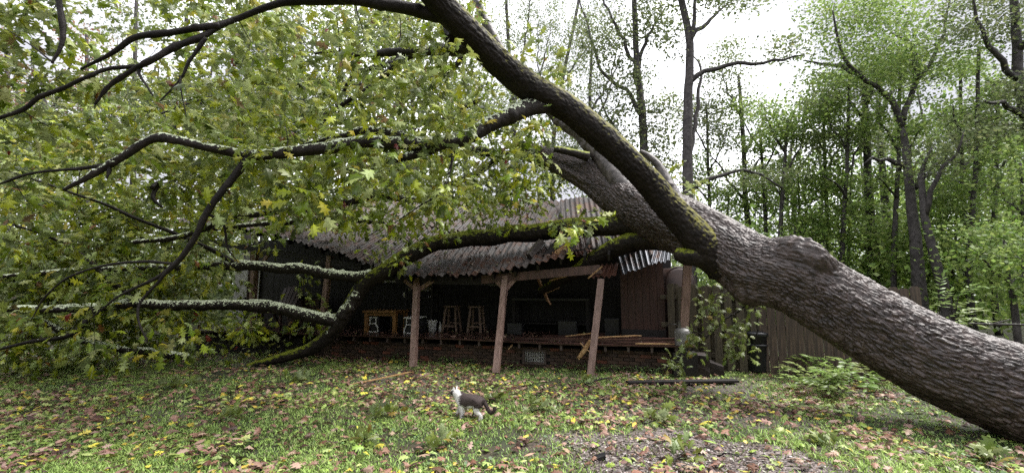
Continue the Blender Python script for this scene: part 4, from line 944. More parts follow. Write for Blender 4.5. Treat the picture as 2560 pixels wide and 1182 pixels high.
# gas cylinder on the deck end
pc = P(1708, 850, 8.25); pc[2] = .42
cyl = thing('gas_cylinder', 'grey gas cylinder standing at the right end of the porch behind the last post', 'gas cylinder', pc)
g = Geo(); lathe(g, pc, [(0, .03), (.11, .035), (.152, .09), (.155, .12), (.155, .33), (.15, .37), (.12, .42), (.06, .45), (.0, .455)]); obj('body', g, M_prop, cyl)
g = Geo(); lathe(g, pc, [(.105, .05), (.105, .0), (.098, .0), (.098, .05)]); obj('foot_ring', g, M_prop, cyl)
g = Geo(); a = np.linspace(-2.4, 2.4, 18); q = np.array([[pc[0] + .085 * math.sin(t), pc[1] + .085 * math.cos(t), 0] for t in a])
for z0, z1 in ((.43, .56),):
    V = np.concatenate([q + [0, 0, pc[2] + z0], q * [1, 1, 1] + [0, 0, pc[2] + z1]]); V2 = V.copy(); V2[:, :2] = pc[:2] + (V[:, :2] - pc[:2]) * .95; m_ = len(a)
    ii = np.arange(m_ - 1); g.add(V, np.stack([ii, ii + 1, ii + m_ + 1, ii + m_], 1)); g.add(V2, np.stack([ii + 1, ii, ii + m_, ii + m_ + 1], 1))
obj('collar', g, M_prop, cyl)
g = Geo(); tube(g, np.array([pc + [0, 0, .45], pc + [0, 0, .52]]), [.02, .02], 8); tube(g, np.array([pc + [-.06, 0, .50], pc + [.03, 0, .50]]), [.014, .014], 8); tube(g, np.array([pc + [-.06, 0, .5], pc + [-.2, .1, .5], pc + [-.28, .2, .42]]), [.008] * 3, 6); obj('valve', g, M_black, cyl)
g = Geo(); box_geo(g, pc + [0, 0, -.22], (.42, .42, .43), RU); obj('stand', g, M_dark, cyl)
# wheeled bin
bc = G(1909, 934); bc[1] += .2; bc[0] += .02
bn = thing('garbage_bin', 'black plastic garbage bin with domed lid standing against the fence', 'bin', bc)
g = Geo(); lathe(g, bc, [(.0, .01), (.165, .01), (.17, .03), (.205, .68), (.222, .69), (.222, .72), (.20, .72)]); obj('body', g, M_bin, bn)
g = Geo(); lathe(g, bc, [(.226, .70), (.23, .725), (.226, .745), (.19, .765), (.12, .785), (.115, .80), (0, .805)]); obj('lid', g, M_bin, bn)
g = Geo(); q = np.array([bc + [.2, -.1, .5], bc + [.235, -.13, .5], bc + [.235, -.13, .62], bc + [.21, -.12, .62]]); tube(g, q, [.012] * 4, 6); q2 = q.copy(); q2[:, 0] = 2 * bc[0] - q[:, 0]; tube(g, q2, [.012] * 4, 6); obj('handle', g, M_bin, bn)
g = Geo(); lathe(g, bc, [(.196, .49), (.209, .50), (.209, .53), (.2, .535)]); obj('ridge', g, M_bin, bn)
# steps
st = thing('porch_steps', 'two dark mossy concrete steps at the right end of the porch', 'steps', G(1765, 938))
def rough_block(name, c, s_, R_, parent, m, slope=0., k=5):
    g = Geo(); n = 5; r = random.Random(k); a = np.linspace(-.5, .5, n)
    for ax_ in range(3):
        for sg in (-.5, .5):
            A_, B_ = np.meshgrid(a, a); V = np.zeros((n, n, 3)); V[..., ax_] = sg; V[..., (ax_ + 1) % 3] = A_; V[..., (ax_ + 2) % 3] = B_
            V = V.reshape(-1, 3) * np.array(s_); V[:, 2] += slope * V[:, 0] * (V[:, 2] > 0)
            V = V + (np.stack([vnoise(V * 9 + q * 7 + k) for q in range(3)], -1) - .5) * .03
            i = np.arange(n - 1)[:, None] * n + np.arange(n - 1)[None]; Q = np.stack([i, i + 1, i + n + 1, i + n], -1).reshape(-1, 4); Q = Q if sg > 0 else Q[:, ::-1]
            g.add(V @ np.asarray(R_).T + c, Q)
    return obj(name, g.mesh(name, False), m, parent)
c = G(1748, 941); rough_block('upper_step', np.array([c[0] + .02, c[1] + .22, .17]), (.44, .42, .40), RU @ np.diag([-1, 1, 1]), st, M_step, 0, 3)
c = G(1794, 938); rough_block('lower_step', np.array([c[0] + .03, c[1] + .22, .09]), (.30, .42, .22), RU @ np.diag([-1, 1, 1]), st, M_step, -.3, 8)
# loose boards
def board(name, p0, p1, w_, t_, m, label, j0=0, j1=0, cat='board', group=None, up=(0, 0, 1), nj=5):
    g = Geo(); plank(g, p0, p1, w_, t_, up, j0, j1, nj); return tag(obj(name, g, m), label, cat, group)
board('loose_board', G(1568, 955, .03), G(1842, 951, .03), .16, .035, M_dark, 'long dark flat board lying on the ground before the steps')
dk = lambda px, v, dz: (lambda p: np.array([p[0], p[1], DZ + deck_sag(uof(p)) + dz]))(on_v(px, 845, v))
board('broken_board', dk(1462, .12, .05), dk(1692, .25, .08), .12, .045, M_deck, 'long broken brown board lying on the porch edge right of the leaning post', .18, .04)
board('broken_board', dk(1300, .25, .03), dk(1478, .2, .06), .12, .04, M_deck, 'broken brown board lying on the porch edge left of the leaning post', .1, .2)
board('broken_board', dk(1360, .75, .04), dk(1660, .8, .03), .14, .04, M_deck, 'dark board lying deeper on the porch floor behind the other broken boards', .1, .1)
board('broken_board', dk(1545, .05, .03), dk(1660, .08, .025), .09, .03, M_deck, 'short pale edged board at the right end of the porch edge', .1, .1)
board('splintered_board', dk(1424, .45, .10), dk(1476, .4, .16), .06, .018, M_split, 'pale split sliver lying on top of the boards left of the leaning post', .12, .12)
board('splintered_board', on_v(1476, 852, -.2), on_v(1452, 888, -.3), .085, .05, M_split, 'pale yellow splintered board end hanging over the porch edge at the leaning post', .02, .16)
board('splintered_board', on_v(1452, 858, -.2), on_v(1474, 880, -.24), .02, .012, M_split, 'thin splinter crossing the yellow board end at the porch edge', .02, .05, nj=2)
board('splintered_board', on_v(1340, 684, .7), on_v(1370, 752, .9), .085, .035, simple('split reddish wood', (.26, .13, .07), (.36, .22, .12), 10, .6), 'reddish broken rafter piece hanging from the torn roof', .05, .2)
board('splintered_board', on_v(1364, 733, .9), on_v(1396, 720, 1.0), .025, .015, M_split, 'thin broken batten crossing the hanging rafter piece', .02, .06, nj=2)
board('splintered_board', on_v(1473, 693, -.3), on_v(1503, 668, -.2), .03, .02, M_split, 'pale splinter sticking out at the rusty roof scrap', .04, .06, nj=2)
board('splintered_board', dk(1490, .3, .09), dk(1590, .45, .12), .07, .02, M_split, 'pale split board end lying right of the leaning post on the boards', .15, .15)
board('splintered_board', dk(1590, -.02, .02), dk(1680, .02, .02), .05, .015, M_split, 'thin pale splinter along the right end of the porch edge', .1, .1, nj=3)
board('splintered_board', on_v(1380, 700, .5), on_v(1462, 678, .4), .06, .03, M_split, 'raw split strip under the broken end of the eave beam', .1, .2)
board('splintered_board', on_v(1280, 862, -.05), on_v(1272, 872, -.1), .02, .012, M_split, 'tiny pale splinter hanging under the porch edge at the second post', .01, .04, nj=2)
for a, b, w_, m, lb, j in (((1322, 640), (1352, 605), .16, M_pale, 'grey broken log chunk lodged in the torn roof edge', .06), ((1362, 640), (1404, 592), .12, M_dark, 'dark broken rafter sticking up through the torn roof', .1),
                      ((1386, 636), (1420, 612), .13, M_split, 'orange split timber lodged in the torn roof', .1), ((1398, 604), (1404, 580), .06, M_split, 'pale upright splinter above the torn roof', .1)):
    board('broken_timber', on_v(*a, .12), on_v(*b, .35), w_, w_ * .7, m, lb, .02, j)
# ------------------------------------------------------------------ things on the porch
def onfloor(px, v): p = on_v(px, 820, v); return np.array([p[0], p[1], DZ])
def frame_thing(root, parts, m):
    for nm, c, s_ in parts: g = Geo(); box_geo(g, c, s_, RU); obj(nm, g, m, root)
a, b = onfloor(911, .52), onfloor(989, .52); W_ = abs(uof(a) - uof(b)); c = (a + b) / 2; uc = uof(c)
tbl = thing('wooden_table', 'honey coloured square wooden table on the porch with a black crate beneath', 'table', c)
HT = .52
for su in (-1, 1):
    for v in (.55, 1.05): g = Geo(); box_geo(g, H(uc + su * (W_ / 2 - .04), v, DZ + (HT - .05) / 2), (.085, .085, HT - .05), RU); obj('leg', g, M_orange, tbl)
g = Geo(); box_geo(g, H(uc, .80, DZ + HT - .022), (W_ + .06, .68, .045), RU); obj('tabletop', g, M_orange, tbl)
g = Geo()
for v in (.535, 1.065): box_geo(g, H(uc, v, DZ + HT - .085), (W_ - .172, .022, .08), RU)
obj('apron', g, M_orange, tbl)
def crate(px, v, wd, label):
    c = onfloor(px, v); uc = uof(c); r = thing('storage_crate', label, 'crate', c, 'black crates with white frame ends on the porch')
    h = .36; g = Geo(); box_geo(g, H(uc, v + .27, DZ + h / 2 - .01), (wd, .5, h - .03), RU); obj('body', g, M_black, r)
    g = Geo(); box_geo(g, H(uc, v + .27, DZ + h + .0), (wd + .02, .54, .035), RU); obj('lid', g, M_white if px > 1000 else M_black, r)
    # the white moulded frame on its end: narrow above, flaring to a wide foot
    pth = [(-.30, .97), (-.30, .62), (-.30, .52), (-.5, .34), (-.5, .04), (.5, .04), (.5, .34), (.30, .52), (.30, .62), (.30, .97)]
    g = Geo(); q = np.array([H(uc + x * (wd - .03), v - .0, DZ + z * h) for x, z in pth])
    for k in range(len(q) - 1): plank(g, q[k], q[k + 1] + nrm(q[k + 1] - q[k]) * .008, .02, .024, up=(dV[0], dV[1], 0), nj=1)
    plank(g, H(uc - .3 * wd, v, DZ + .57 * h), H(uc + .3 * wd, v, DZ + .57 * h), .02, .02, up=(dV[0], dV[1], 0), nj=1)
    plank(g, H(uc - .34 * wd, v, DZ + .98 * h), H(uc + .34 * wd, v, DZ + .98 * h), .02, .02, up=(dV[0], dV[1], 0), nj=1)
    obj('end_frame', g, M_white, r)
crate(932, .58, .30, 'black crate with white frame end under the honey wooden table')
crate(1024, .52, .30, 'black crate with white frame end and white lid behind the pale post')
def stool(px, v, w0, h, label):
    c = onfloor(px, v); uc = uof(c); r = thing('bar_stool', label, 'stool', c, 'wooden stools on the porch')
    tw2 = w0 * .34; bw = w0 * .5
    for su in (-1, 1):
        for sv in (-1, 1):
            g = Geo(); plank(g, H(uc + su * bw, v + sv * .16, DZ), H(uc + su * tw2, v + sv * .10, DZ + h - .03), .045, .045, up=(dV[0], dV[1], 0), nj=1); obj('leg', g, M_stool, r)
    g = Geo(); box_geo(g, H(uc, v, DZ + h - .015), (tw2 * 2 + .09, .30, .035), RU); obj('seat', g, M_stool, r)
    for sv, z in ((-1, .14), (1, .2)):
        g = Geo(); k = 1 - z / h; x = bw * k + tw2 * (1 - k); box_geo(g, H(uc, v + sv * .145, DZ + z), (2 * x, .022, .05), RU); obj('stretcher', g, M_stool, r)
stool(1130, 1.25, .36, .62, 'wooden stool on the porch nearer the shelf rack')
stool(1191, 1.25, .33, .62, 'wooden stool on the porch nearer the leaning second post')
# shelf rack behind the pale post
c = onfloor(1046, 1.3); uc = uof(c); rk = thing('shelf_rack', 'dark wooden shelf rack on the porch behind the pale post', 'shelf', c)
for su in (-.36, .36): 
    for v in (1.3, 1.6): g = Geo(); box_geo(g, H(uc + su, v, DZ + .55), (.05, .05, 1.1), RU); obj('upright', g, M_dark, rk)
for z in (.42, .80, 1.08): g = Geo(); box_geo(g, H(uc, 1.45, DZ + z), (.68, .36, .03), RU); obj('shelf', g, M_dark, rk)
def pot(name, label, cat, c, prof, m): g = Geo(); lathe(g, c, prof, 18); return tag(obj(name, g, m), label, cat)
def shelfpt(px, v, z): p = on_v(px, 720, v); return np.array([p[0], p[1], z])
pot('white_cup', 'white cup on the shelf rack left of the pale post', 'cup', shelfpt(1013, 1.42, DZ + .815), [(0, 0), (.04, 0), (.055, .13), (.05, .13), (.036, .01), (0, .01)], M_white)
bkt = pot('bottle', 'small pale bottle on the porch floor beside the shelf rack', 'bottle', onfloor(1100, 1.1), [(0, 0), (.035, 0), (.037, .14), (.015, .19), (.014, .24), (0, .24)], M_frame)
pot('bucket', 'whitish bucket on the porch floor behind the pale post', 'bucket', onfloor(1080, 1.15), [(0, 0), (.10, 0), (.125, .26), (.13, .27), (.12, .27), (.1, .02), (0, .02)], M_white)
g = Geo(); box_geo(g, shelfpt(1078, 1.4, DZ + .825), (.10, .09, .02), RU); tag(obj('paper', g, M_white), 'white folded paper on the shelf rack right of the pale post', 'paper')
# left half of the porch: red brown armchair, dark side table with two white pots
c = onfloor(694, 1.1); uc = uof(c); ch = thing('porch_chair', 'red brown wooden armchair with a leaning back on the left of the porch', 'chair', c)
for su in (-.3, .3):
    g = Geo(); box_geo(g, H(uc + su, .85, DZ + .28), (.06, .05, .56), RU); obj('leg', g, M_wallr, ch)
    g = Geo(); plank(g, H(uc + su, 1.5, DZ), H(uc + su, 1.2, DZ + .42), .06, .05, nj=1); obj('leg', g, M_wallr, ch)
    g = Geo(); box_geo(g, H(uc + su, 1.08, DZ + .57), (.1, .62, .03), RU); obj('armrest', g, M_wallr, ch)
for k in range(5): g = Geo(); x = (k - 2) * .11; plank(g, H(uc + x, 1.25, DZ + .36), H(uc + x * 1.25, 1.62, DZ + 1.12 - abs(k - 2) * .03), .10, .02, up=(dV[0], dV[1], .4), nj=1); obj('back_slat', g, M_wallr, ch)
for k in range(5): g = Geo(); box_geo(g, H(uc, .85 + k * .1, DZ + .40 - k * .012), (.56, .09, .02), RU); obj('seat_slat', g, M_wallr, ch)
c = onfloor(758, 1.7); uc = uof(c); stb = thing('side_table', 'dark sideboard against the porch wall with two white pots', 'sideboard', c)
g = Geo(); box_geo(g, H(uc, 1.85, DZ + .40), (1.1, .36, .8), RU); obj('carcass', g, M_dark, stb)
g = Geo(); box_geo(g, H(uc, 1.84, DZ + .82), (1.16, .42, .03), RU); obj('top', g, M_black, stb)
for s_ in (-.27, .27): g = Geo(); box_geo(g, H(uc + s_, 1.66, DZ + .40), (.5, .02, .7), RU); obj('cupboard_door', g, M_wallr, stb)
pot('white_pot', 'small round white pot on the sideboard, left of the other', 'pot', shelfpt(736, 1.78, DZ + .836), [(0, 0), (.04, 0), (.065, .05), (.05, .10), (.035, .11), (0, .1)], M_white)
pot('white_pot', 'wider white flower pot on the sideboard, right of the other', 'pot', shelfpt(773, 1.78, DZ + .836), [(0, 0), (.05, 0), (.085, .11), (.08, .11), (.045, .01), (0, .01)], M_white)
# pictures on the wall left of the door
r_ = wallbox('wall_picture', 545, 684, 558, 716, PD + .045, .02, M_white, None)
tag(r_[0], 'white picture with dark chevrons on the porch wall left of the door', 'picture')
for k in range(3):
    g = Geo(); zc = r_[3] + (r_[4] - r_[3]) * (.25 + .25 * k); ucx = (r_[1] + r_[2]) / 2
    for s_ in (-1, 1): plank(g, H(ucx, PD + .03, zc - .035), H(ucx + s_ * .05, PD + .03, zc + .03), .03, .006, up=(dV[0], dV[1], 0), nj=1)
    obj('chevron', g, M_black, r_[0])
r_ = wallbox('wall_notice', 507, 684, 524, 700, PD + .045, .015, M_frame, None); tag(r_[0], 'pale notice on the porch wall further left of the chevron picture', 'notice')
c = onfloor(1380, 2.0); uc = uof(c); bch = thing('workbench', 'dark workbench along the porch wall under the torn roof', 'bench', c)
g = Geo(); box_geo(g, H(uc, 1.95, DZ + .78), (1.9, .55, .05), RU); obj('top', g, M_black, bch)
for su in (-.9, .9):
    for v in (1.75, 2.15): g = Geo(); box_geo(g, H(uc + su, v, DZ + .38), (.08, .08, .75), RU); obj('leg', g, M_dark, bch)
g = Geo(); box_geo(g, H(uc, 1.95, DZ + .2), (1.8, .45, .03), RU); obj('shelf', g, M_dark, bch)
for px, v, sz, lb in ((1290, 1.2, (.34, .3, .22), 'dark box on the porch floor right of the second post'), (1420, 1.3, (.4, .3, .28), 'dark box on the porch floor under the workbench'), (1530, 1.35, (.3, .3, .34), 'dark box on the porch floor behind the leaning third post')):
    c = onfloor(px, v); r = thing('storage_box', lb, 'box', c, 'dark boxes on the porch floor'); u_ = uof(c)
    g = Geo(); box_geo(g, H(u_, v, DZ + sz[2] / 2), sz, RU); obj('body', g, M_black, r)
    g = Geo(); box_geo(g, H(u_, v, DZ + sz[2] + .012), (sz[0] + .02, sz[1] + .02, .024), RU); obj('lid', g, M_bin, r)

# ------------------------------------------------------------------ leafy branches and sprigs
SPC = [(3, (.17, .21, .04)), (2, (.12, .16, .03)), (2, (.26, .31, .14)), (.4, (.3, .22, .05))]
def sprig_leaves(root, anchors, dirs, n, sz, spr, cols, down=.25, tmpl=None):
    tmpl = tmpl or (LF1, LF2); g = Geo(); P_, A_, N_, S_ = [], [], [], []
    for a, d in zip(anchors, dirs):
        off = rng.normal(0, spr, (n, 3)); P_.append(a + off * .6); A_.append(nrm(off * 4 + d * .5 + rng.normal(0, .4, (n, 3)) - [0, 0, down])); N_.append(nrm(np.array([0, -.4, .8]) + rng.normal(0, .5, (n, 3)))); S_.append(rng.uniform(*sz, n))
    P_, A_, N_, S_ = [np.concatenate(k) for k in (P_, A_, N_, S_)]; c = pick_cols(len(P_), cols); P_[:, 2] = np.maximum(P_[:, 2], .02)
    for i in range(len(P_)): place_leaf(sprm[i % 2], P_[i], A_[i], N_[i], S_[i], c[i], root)
sprm = olm
br = thing('hanging_branch', 'leafy oak branch hanging below the trunk in front of the picket fence', 'branch', G(1800, 930))
g = Geo(); SKB = []
for path in ([(1893, 715, 6.9, .018), (1880, 745, 7.2, .017), (1850, 775, 7.35, .016), (1810, 800, 7.4, .014), (1765, 845, 7.4, .011), (1712, 890, 7.4, .008), (1680, 914, 7.4, .004)], [(1858, 768, 7.35, .012), (1838, 725, 7.4, .009), (1800, 735, 7.4, .007), (1765, 755, 7.4, .004)],
             [(1880, 745, 7.2, .012), (1893, 800, 7.2, .01), (1888, 860, 7.2, .008), (1870, 905, 7.2, .004)], [(1830, 788, 7.4, .01), (1835, 830, 7.35, .008), (1850, 880, 7.3, .004)], [(1770, 842, 7.4, .008), (1740, 830, 7.35, .006), (1712, 830, 7.3, .003)]):
    q, rr = spline([P(*p[:3]) for p in path], .05, [p[3] for p in path]); q += rng.normal(0, .006, q.shape); tube(g, q, rr, 6); SKB += list(q)
obj('stem', g, M_twig, br)
an = [P(*p) for p in ((1755, 748, 7.3), (1775, 760, 7.3), (1800, 740, 7.3), (1800, 770, 7.3), (1820, 720, 7.35), (1795, 790, 7.3), (1760, 800, 7.3), (1722, 828, 7.25), (1740, 838, 7.25), (1712, 862, 7.25), (1745, 875, 7.2), (1690, 905, 7.3), (1700, 925, 7.3), (1672, 905, 7.3), (1855, 730, 7.1), (1880, 740, 7.0), (1888, 770, 7.0), (1870, 800, 7.05),
      (1860, 840, 7.1), (1840, 850, 7.1), (1830, 870, 7.1), (1868, 880, 7.0), (1850, 815, 7.15), (1835, 880, 7.1), (1790, 815, 7.3))]
sprig_leaves(br, an, [np.zeros(3)] * len(an), 13, (.08, .16), .11, SPC)
def sprig(px, py, ang, ln_, n, label, sz=(.08, .15), lift=.05, cols=SPC, group='leafy sprigs lying on the lawn'):
    c = G(px, py); r = thing('fallen_sprig', label, 'sprig', c, group); d = np.array([math.cos(ang), math.sin(ang), 0])
    q, rr = spline([c - d * ln_ * .5 + [0, 0, .01], c + [0, 0, lift], c + d * ln_ * .5 + [0, 0, lift * 1.2]], .06, [.006, .005, .002]); q += rng.normal(0, .006, q.shape); g = Geo(); tube(g, q, rr, 5); obj('stem', g, M_twig, r)
    an = [q[int((.4 + .6 * k / n) * (len(q) - 1))] + [0, 0, .02] for k in range(n)]; sprig_leaves(r, an, [d + [0, 0, .4]] * n, 5, (sz[0] * 1.2, sz[1] * 1.15), .06, cols, -.15)
for args in ((1335, 1035, .4, .3, 5, 'upright leafy sprig on the lawn right of the cat'), (1465, 962, 1.2, .3, 4, 'leafy sprig on the lawn in front of the leaning third post'), (935, 1050, .2, .5, 6, 'long leafy sprig on the lawn left of the cat'), (900, 1115, -.4, .4, 5, 'leafy sprig on the lawn below and left of the cat'),
             (1085, 1130, .9, .35, 5, 'leafy sprig at the lower middle of the lawn below the cat'), (420, 975, .5, .7, 6, 'leafy oak twig on the lawn below the lichen branch tip'), (730, 960, .3, .5, 5, 'leafy sprig on the lawn under the mossy limb end'), (1640, 1062, 0, .3, 4, 'leafy sprig at the far rim of the bare ashy patch'),
             (1700, 1150, .8, .25, 4, 'small green sprig in the middle of the bare ashy patch'), (2070, 1125, 2.0, .3, 4, 'dark green sprig on the lawn right of the bare patch'), (2480, 1165, .6, .3, 5, 'green sprig in the lower right corner under the trunk'), (1235, 1005, .3, .3, 4, 'leafy sprig just behind the cat tail'), (560, 1060, .6, .4, 4, 'pale leafy sprig on the left part of the lawn')):
    sprig(*args)
FRC = [(3, (.16, .24, .05)), (2, (.25, .32, .10)), (1, (.11, .17, .03))]
frm = leaf_mesh(LEAF_N, 'leaflet', M_leafo)
def frond(root, c, d, ln_, npair, sz, lift):
    d = nrm(np.asarray(d, float)); q = np.array([c + d * ln_ * t + [0, 0, lift * math.sin(t * 2.4)] for t in np.linspace(0, 1, 8)]); g = Geo(); tube(g, q, np.linspace(.004, .0015, 8), 4); obj('stem', g, M_twig, root)
    sdv = nrm(np.cross(d, [0, 0, 1])); col = pick_cols(1, FRC)[0]
    for k in range(npair):
        p = q[min(7, 1 + int(6.5 * k / npair))]
        for s_ in (-1, 1): place_leaf(frm, p, sdv * s_ + d * .5 + rng.normal(0, .12, 3), np.array([0, -.2, 1]) + rng.normal(0, .3, 3), sz * rng.uniform(.8, 1.1), col * rng.uniform(.85, 1.15), root, 'leaflet')
    place_leaf(frm, q[-1], d, np.array([0, 0, 1.]), sz, col, root, 'leaflet')
pl = thing('fallen_ash_branch', 'pile of bright feathery green foliage on the lawn before the brown fence boards', 'branch', G(2080, 960))
for k in range(56):
    px, py = rng.uniform(2000, 2215), rng.uniform(938, 995); frond(pl, G(px, py) + [0, 0, rng.uniform(.04, .1) + .30 * rng.random() * max(0, 1 - abs(px - 2105) / 120)], [rng.normal(-.3, .8), rng.normal(-.5, .5), rng.uniform(-.2, .3)], rng.uniform(.28, .42), 7, .13, .12)
for px, py, an_, lb in ((1620, 990, .2, 'feathery compound leaf on the lawn below the flat dark board'), (1955, 1030, -.2, 'feathery compound leaf on the lawn in front of the garbage bin'), (2110, 1000, 2.6, 'feathery compound leaf on the lawn below the green foliage pile'), (1560, 1000, 2.8, 'feathery compound leaf left of the one below the flat board'), (2250, 1010, .4, 'feathery compound leaf on the lawn under the trunk')):
    r = thing('compound_leaf', lb, 'leaf', G(px, py)); frond(r, G(px, py) + [0, 0, .03], [math.cos(an_), math.sin(an_), .1], .38, 7, .10, .06)
sh = thing('leafy_shrub', 'bright leafy shrub behind the trunk at the end of the fence', 'shrub', np.append(P(2340, 720, 7.0)[:2], 0))
g = Geo()
for k in range(7):
    b0 = np.append(P(2340, 720, 7.0)[:2], 0); tip = P(rng.uniform(2310, 2420), rng.uniform(735, 790), 7.0 + rng.uniform(-.3, .3)); q, rr = spline([b0, (b0 + tip) / 2 + rng.normal(0, .08, 3), tip], .1, [.015, .01, .004]); tube(g, q, rr, 5)
    for j in range(3): frond(sh, q[-1 - j * 3], [rng.normal(0, .8), rng.normal(-.5, .5), rng.uniform(-.3, .4)], .36, 6, .11, .1)
obj('stem', g, M_twig, sh)
g = Geo(); q, rr = spline([P(2420, 808, 6.0), P(2480, 810, 6.2), P(2570, 812, 6.4), P(2700, 818, 6.6)], .1, [.01, .016, .018, .02]); tube(g, q, rr, 7)
q, rr = spline([P(2470, 812, 6.1), P(2495, 806, 6.1), P(2525, 798, 6.1)], .05, [.006, .01, .007]); tube(g, q, rr, 6); tag(obj('bare_branch', g, M_twig), 'thin bare horizontal branch resting behind the trunk at the right edge', 'branch')
# pale bark strip, twigs and a lump of charcoal on the lawn
board('bark_strip', G(882, 960, .03), G(1022, 930, .06), .05, .015, M_split, 'long pale splintered strip lying on the lawn below the first post', .15, .1, 'wood strip')
def twig(px0, py0, px1, py1, r, label, z1=.05):
    a, b = G(px0, py0, .02), G(px1, py1, z1); q, rr = spline([a, (a + b) / 2 + rng.normal(0, .03, 3) * [1, 1, .2] + [0, 0, .03], b], .05, [r, r * .8, r * .4]); q += rng.normal(0, .005, q.shape); g = Geo(); tube(g, q, rr, 6); tag(obj('fallen_twig', g, M_twig), label, 'twig', 'bare twigs lying on the ground')
twig(1418, 1105, 1470, 1180, .007, 'thin dark twig at the left rim of the ashy patch'); twig(1790, 1138, 1850, 1142, .009, 'short dark stick on the ashy patch'); twig(330, 1022, 420, 978, .007, 'thin dark twig under the leafy oak twig on the left lawn'); twig(1480, 1120, 1510, 1108, .005, 'tiny twig near the charcoal lump')
twig(1465, 960, 1530, 945, .02, 'dark reddish stick at the foot of the leaning third post'); twig(1890, 952, 1990, 948, .008, 'thin stick before the garbage bin'); twig(600, 1120, 700, 1090, .005, 'thin straw like twig on the lower left lawn')
c = G(1498, 1148); ck = rough_block('charcoal_lump', c + [0, 0, .012], (.12, .08, .035), np.eye(3), None, M_black, .3, 11); tag(ck, 'black charcoal lump on the ashy patch', 'charcoal')

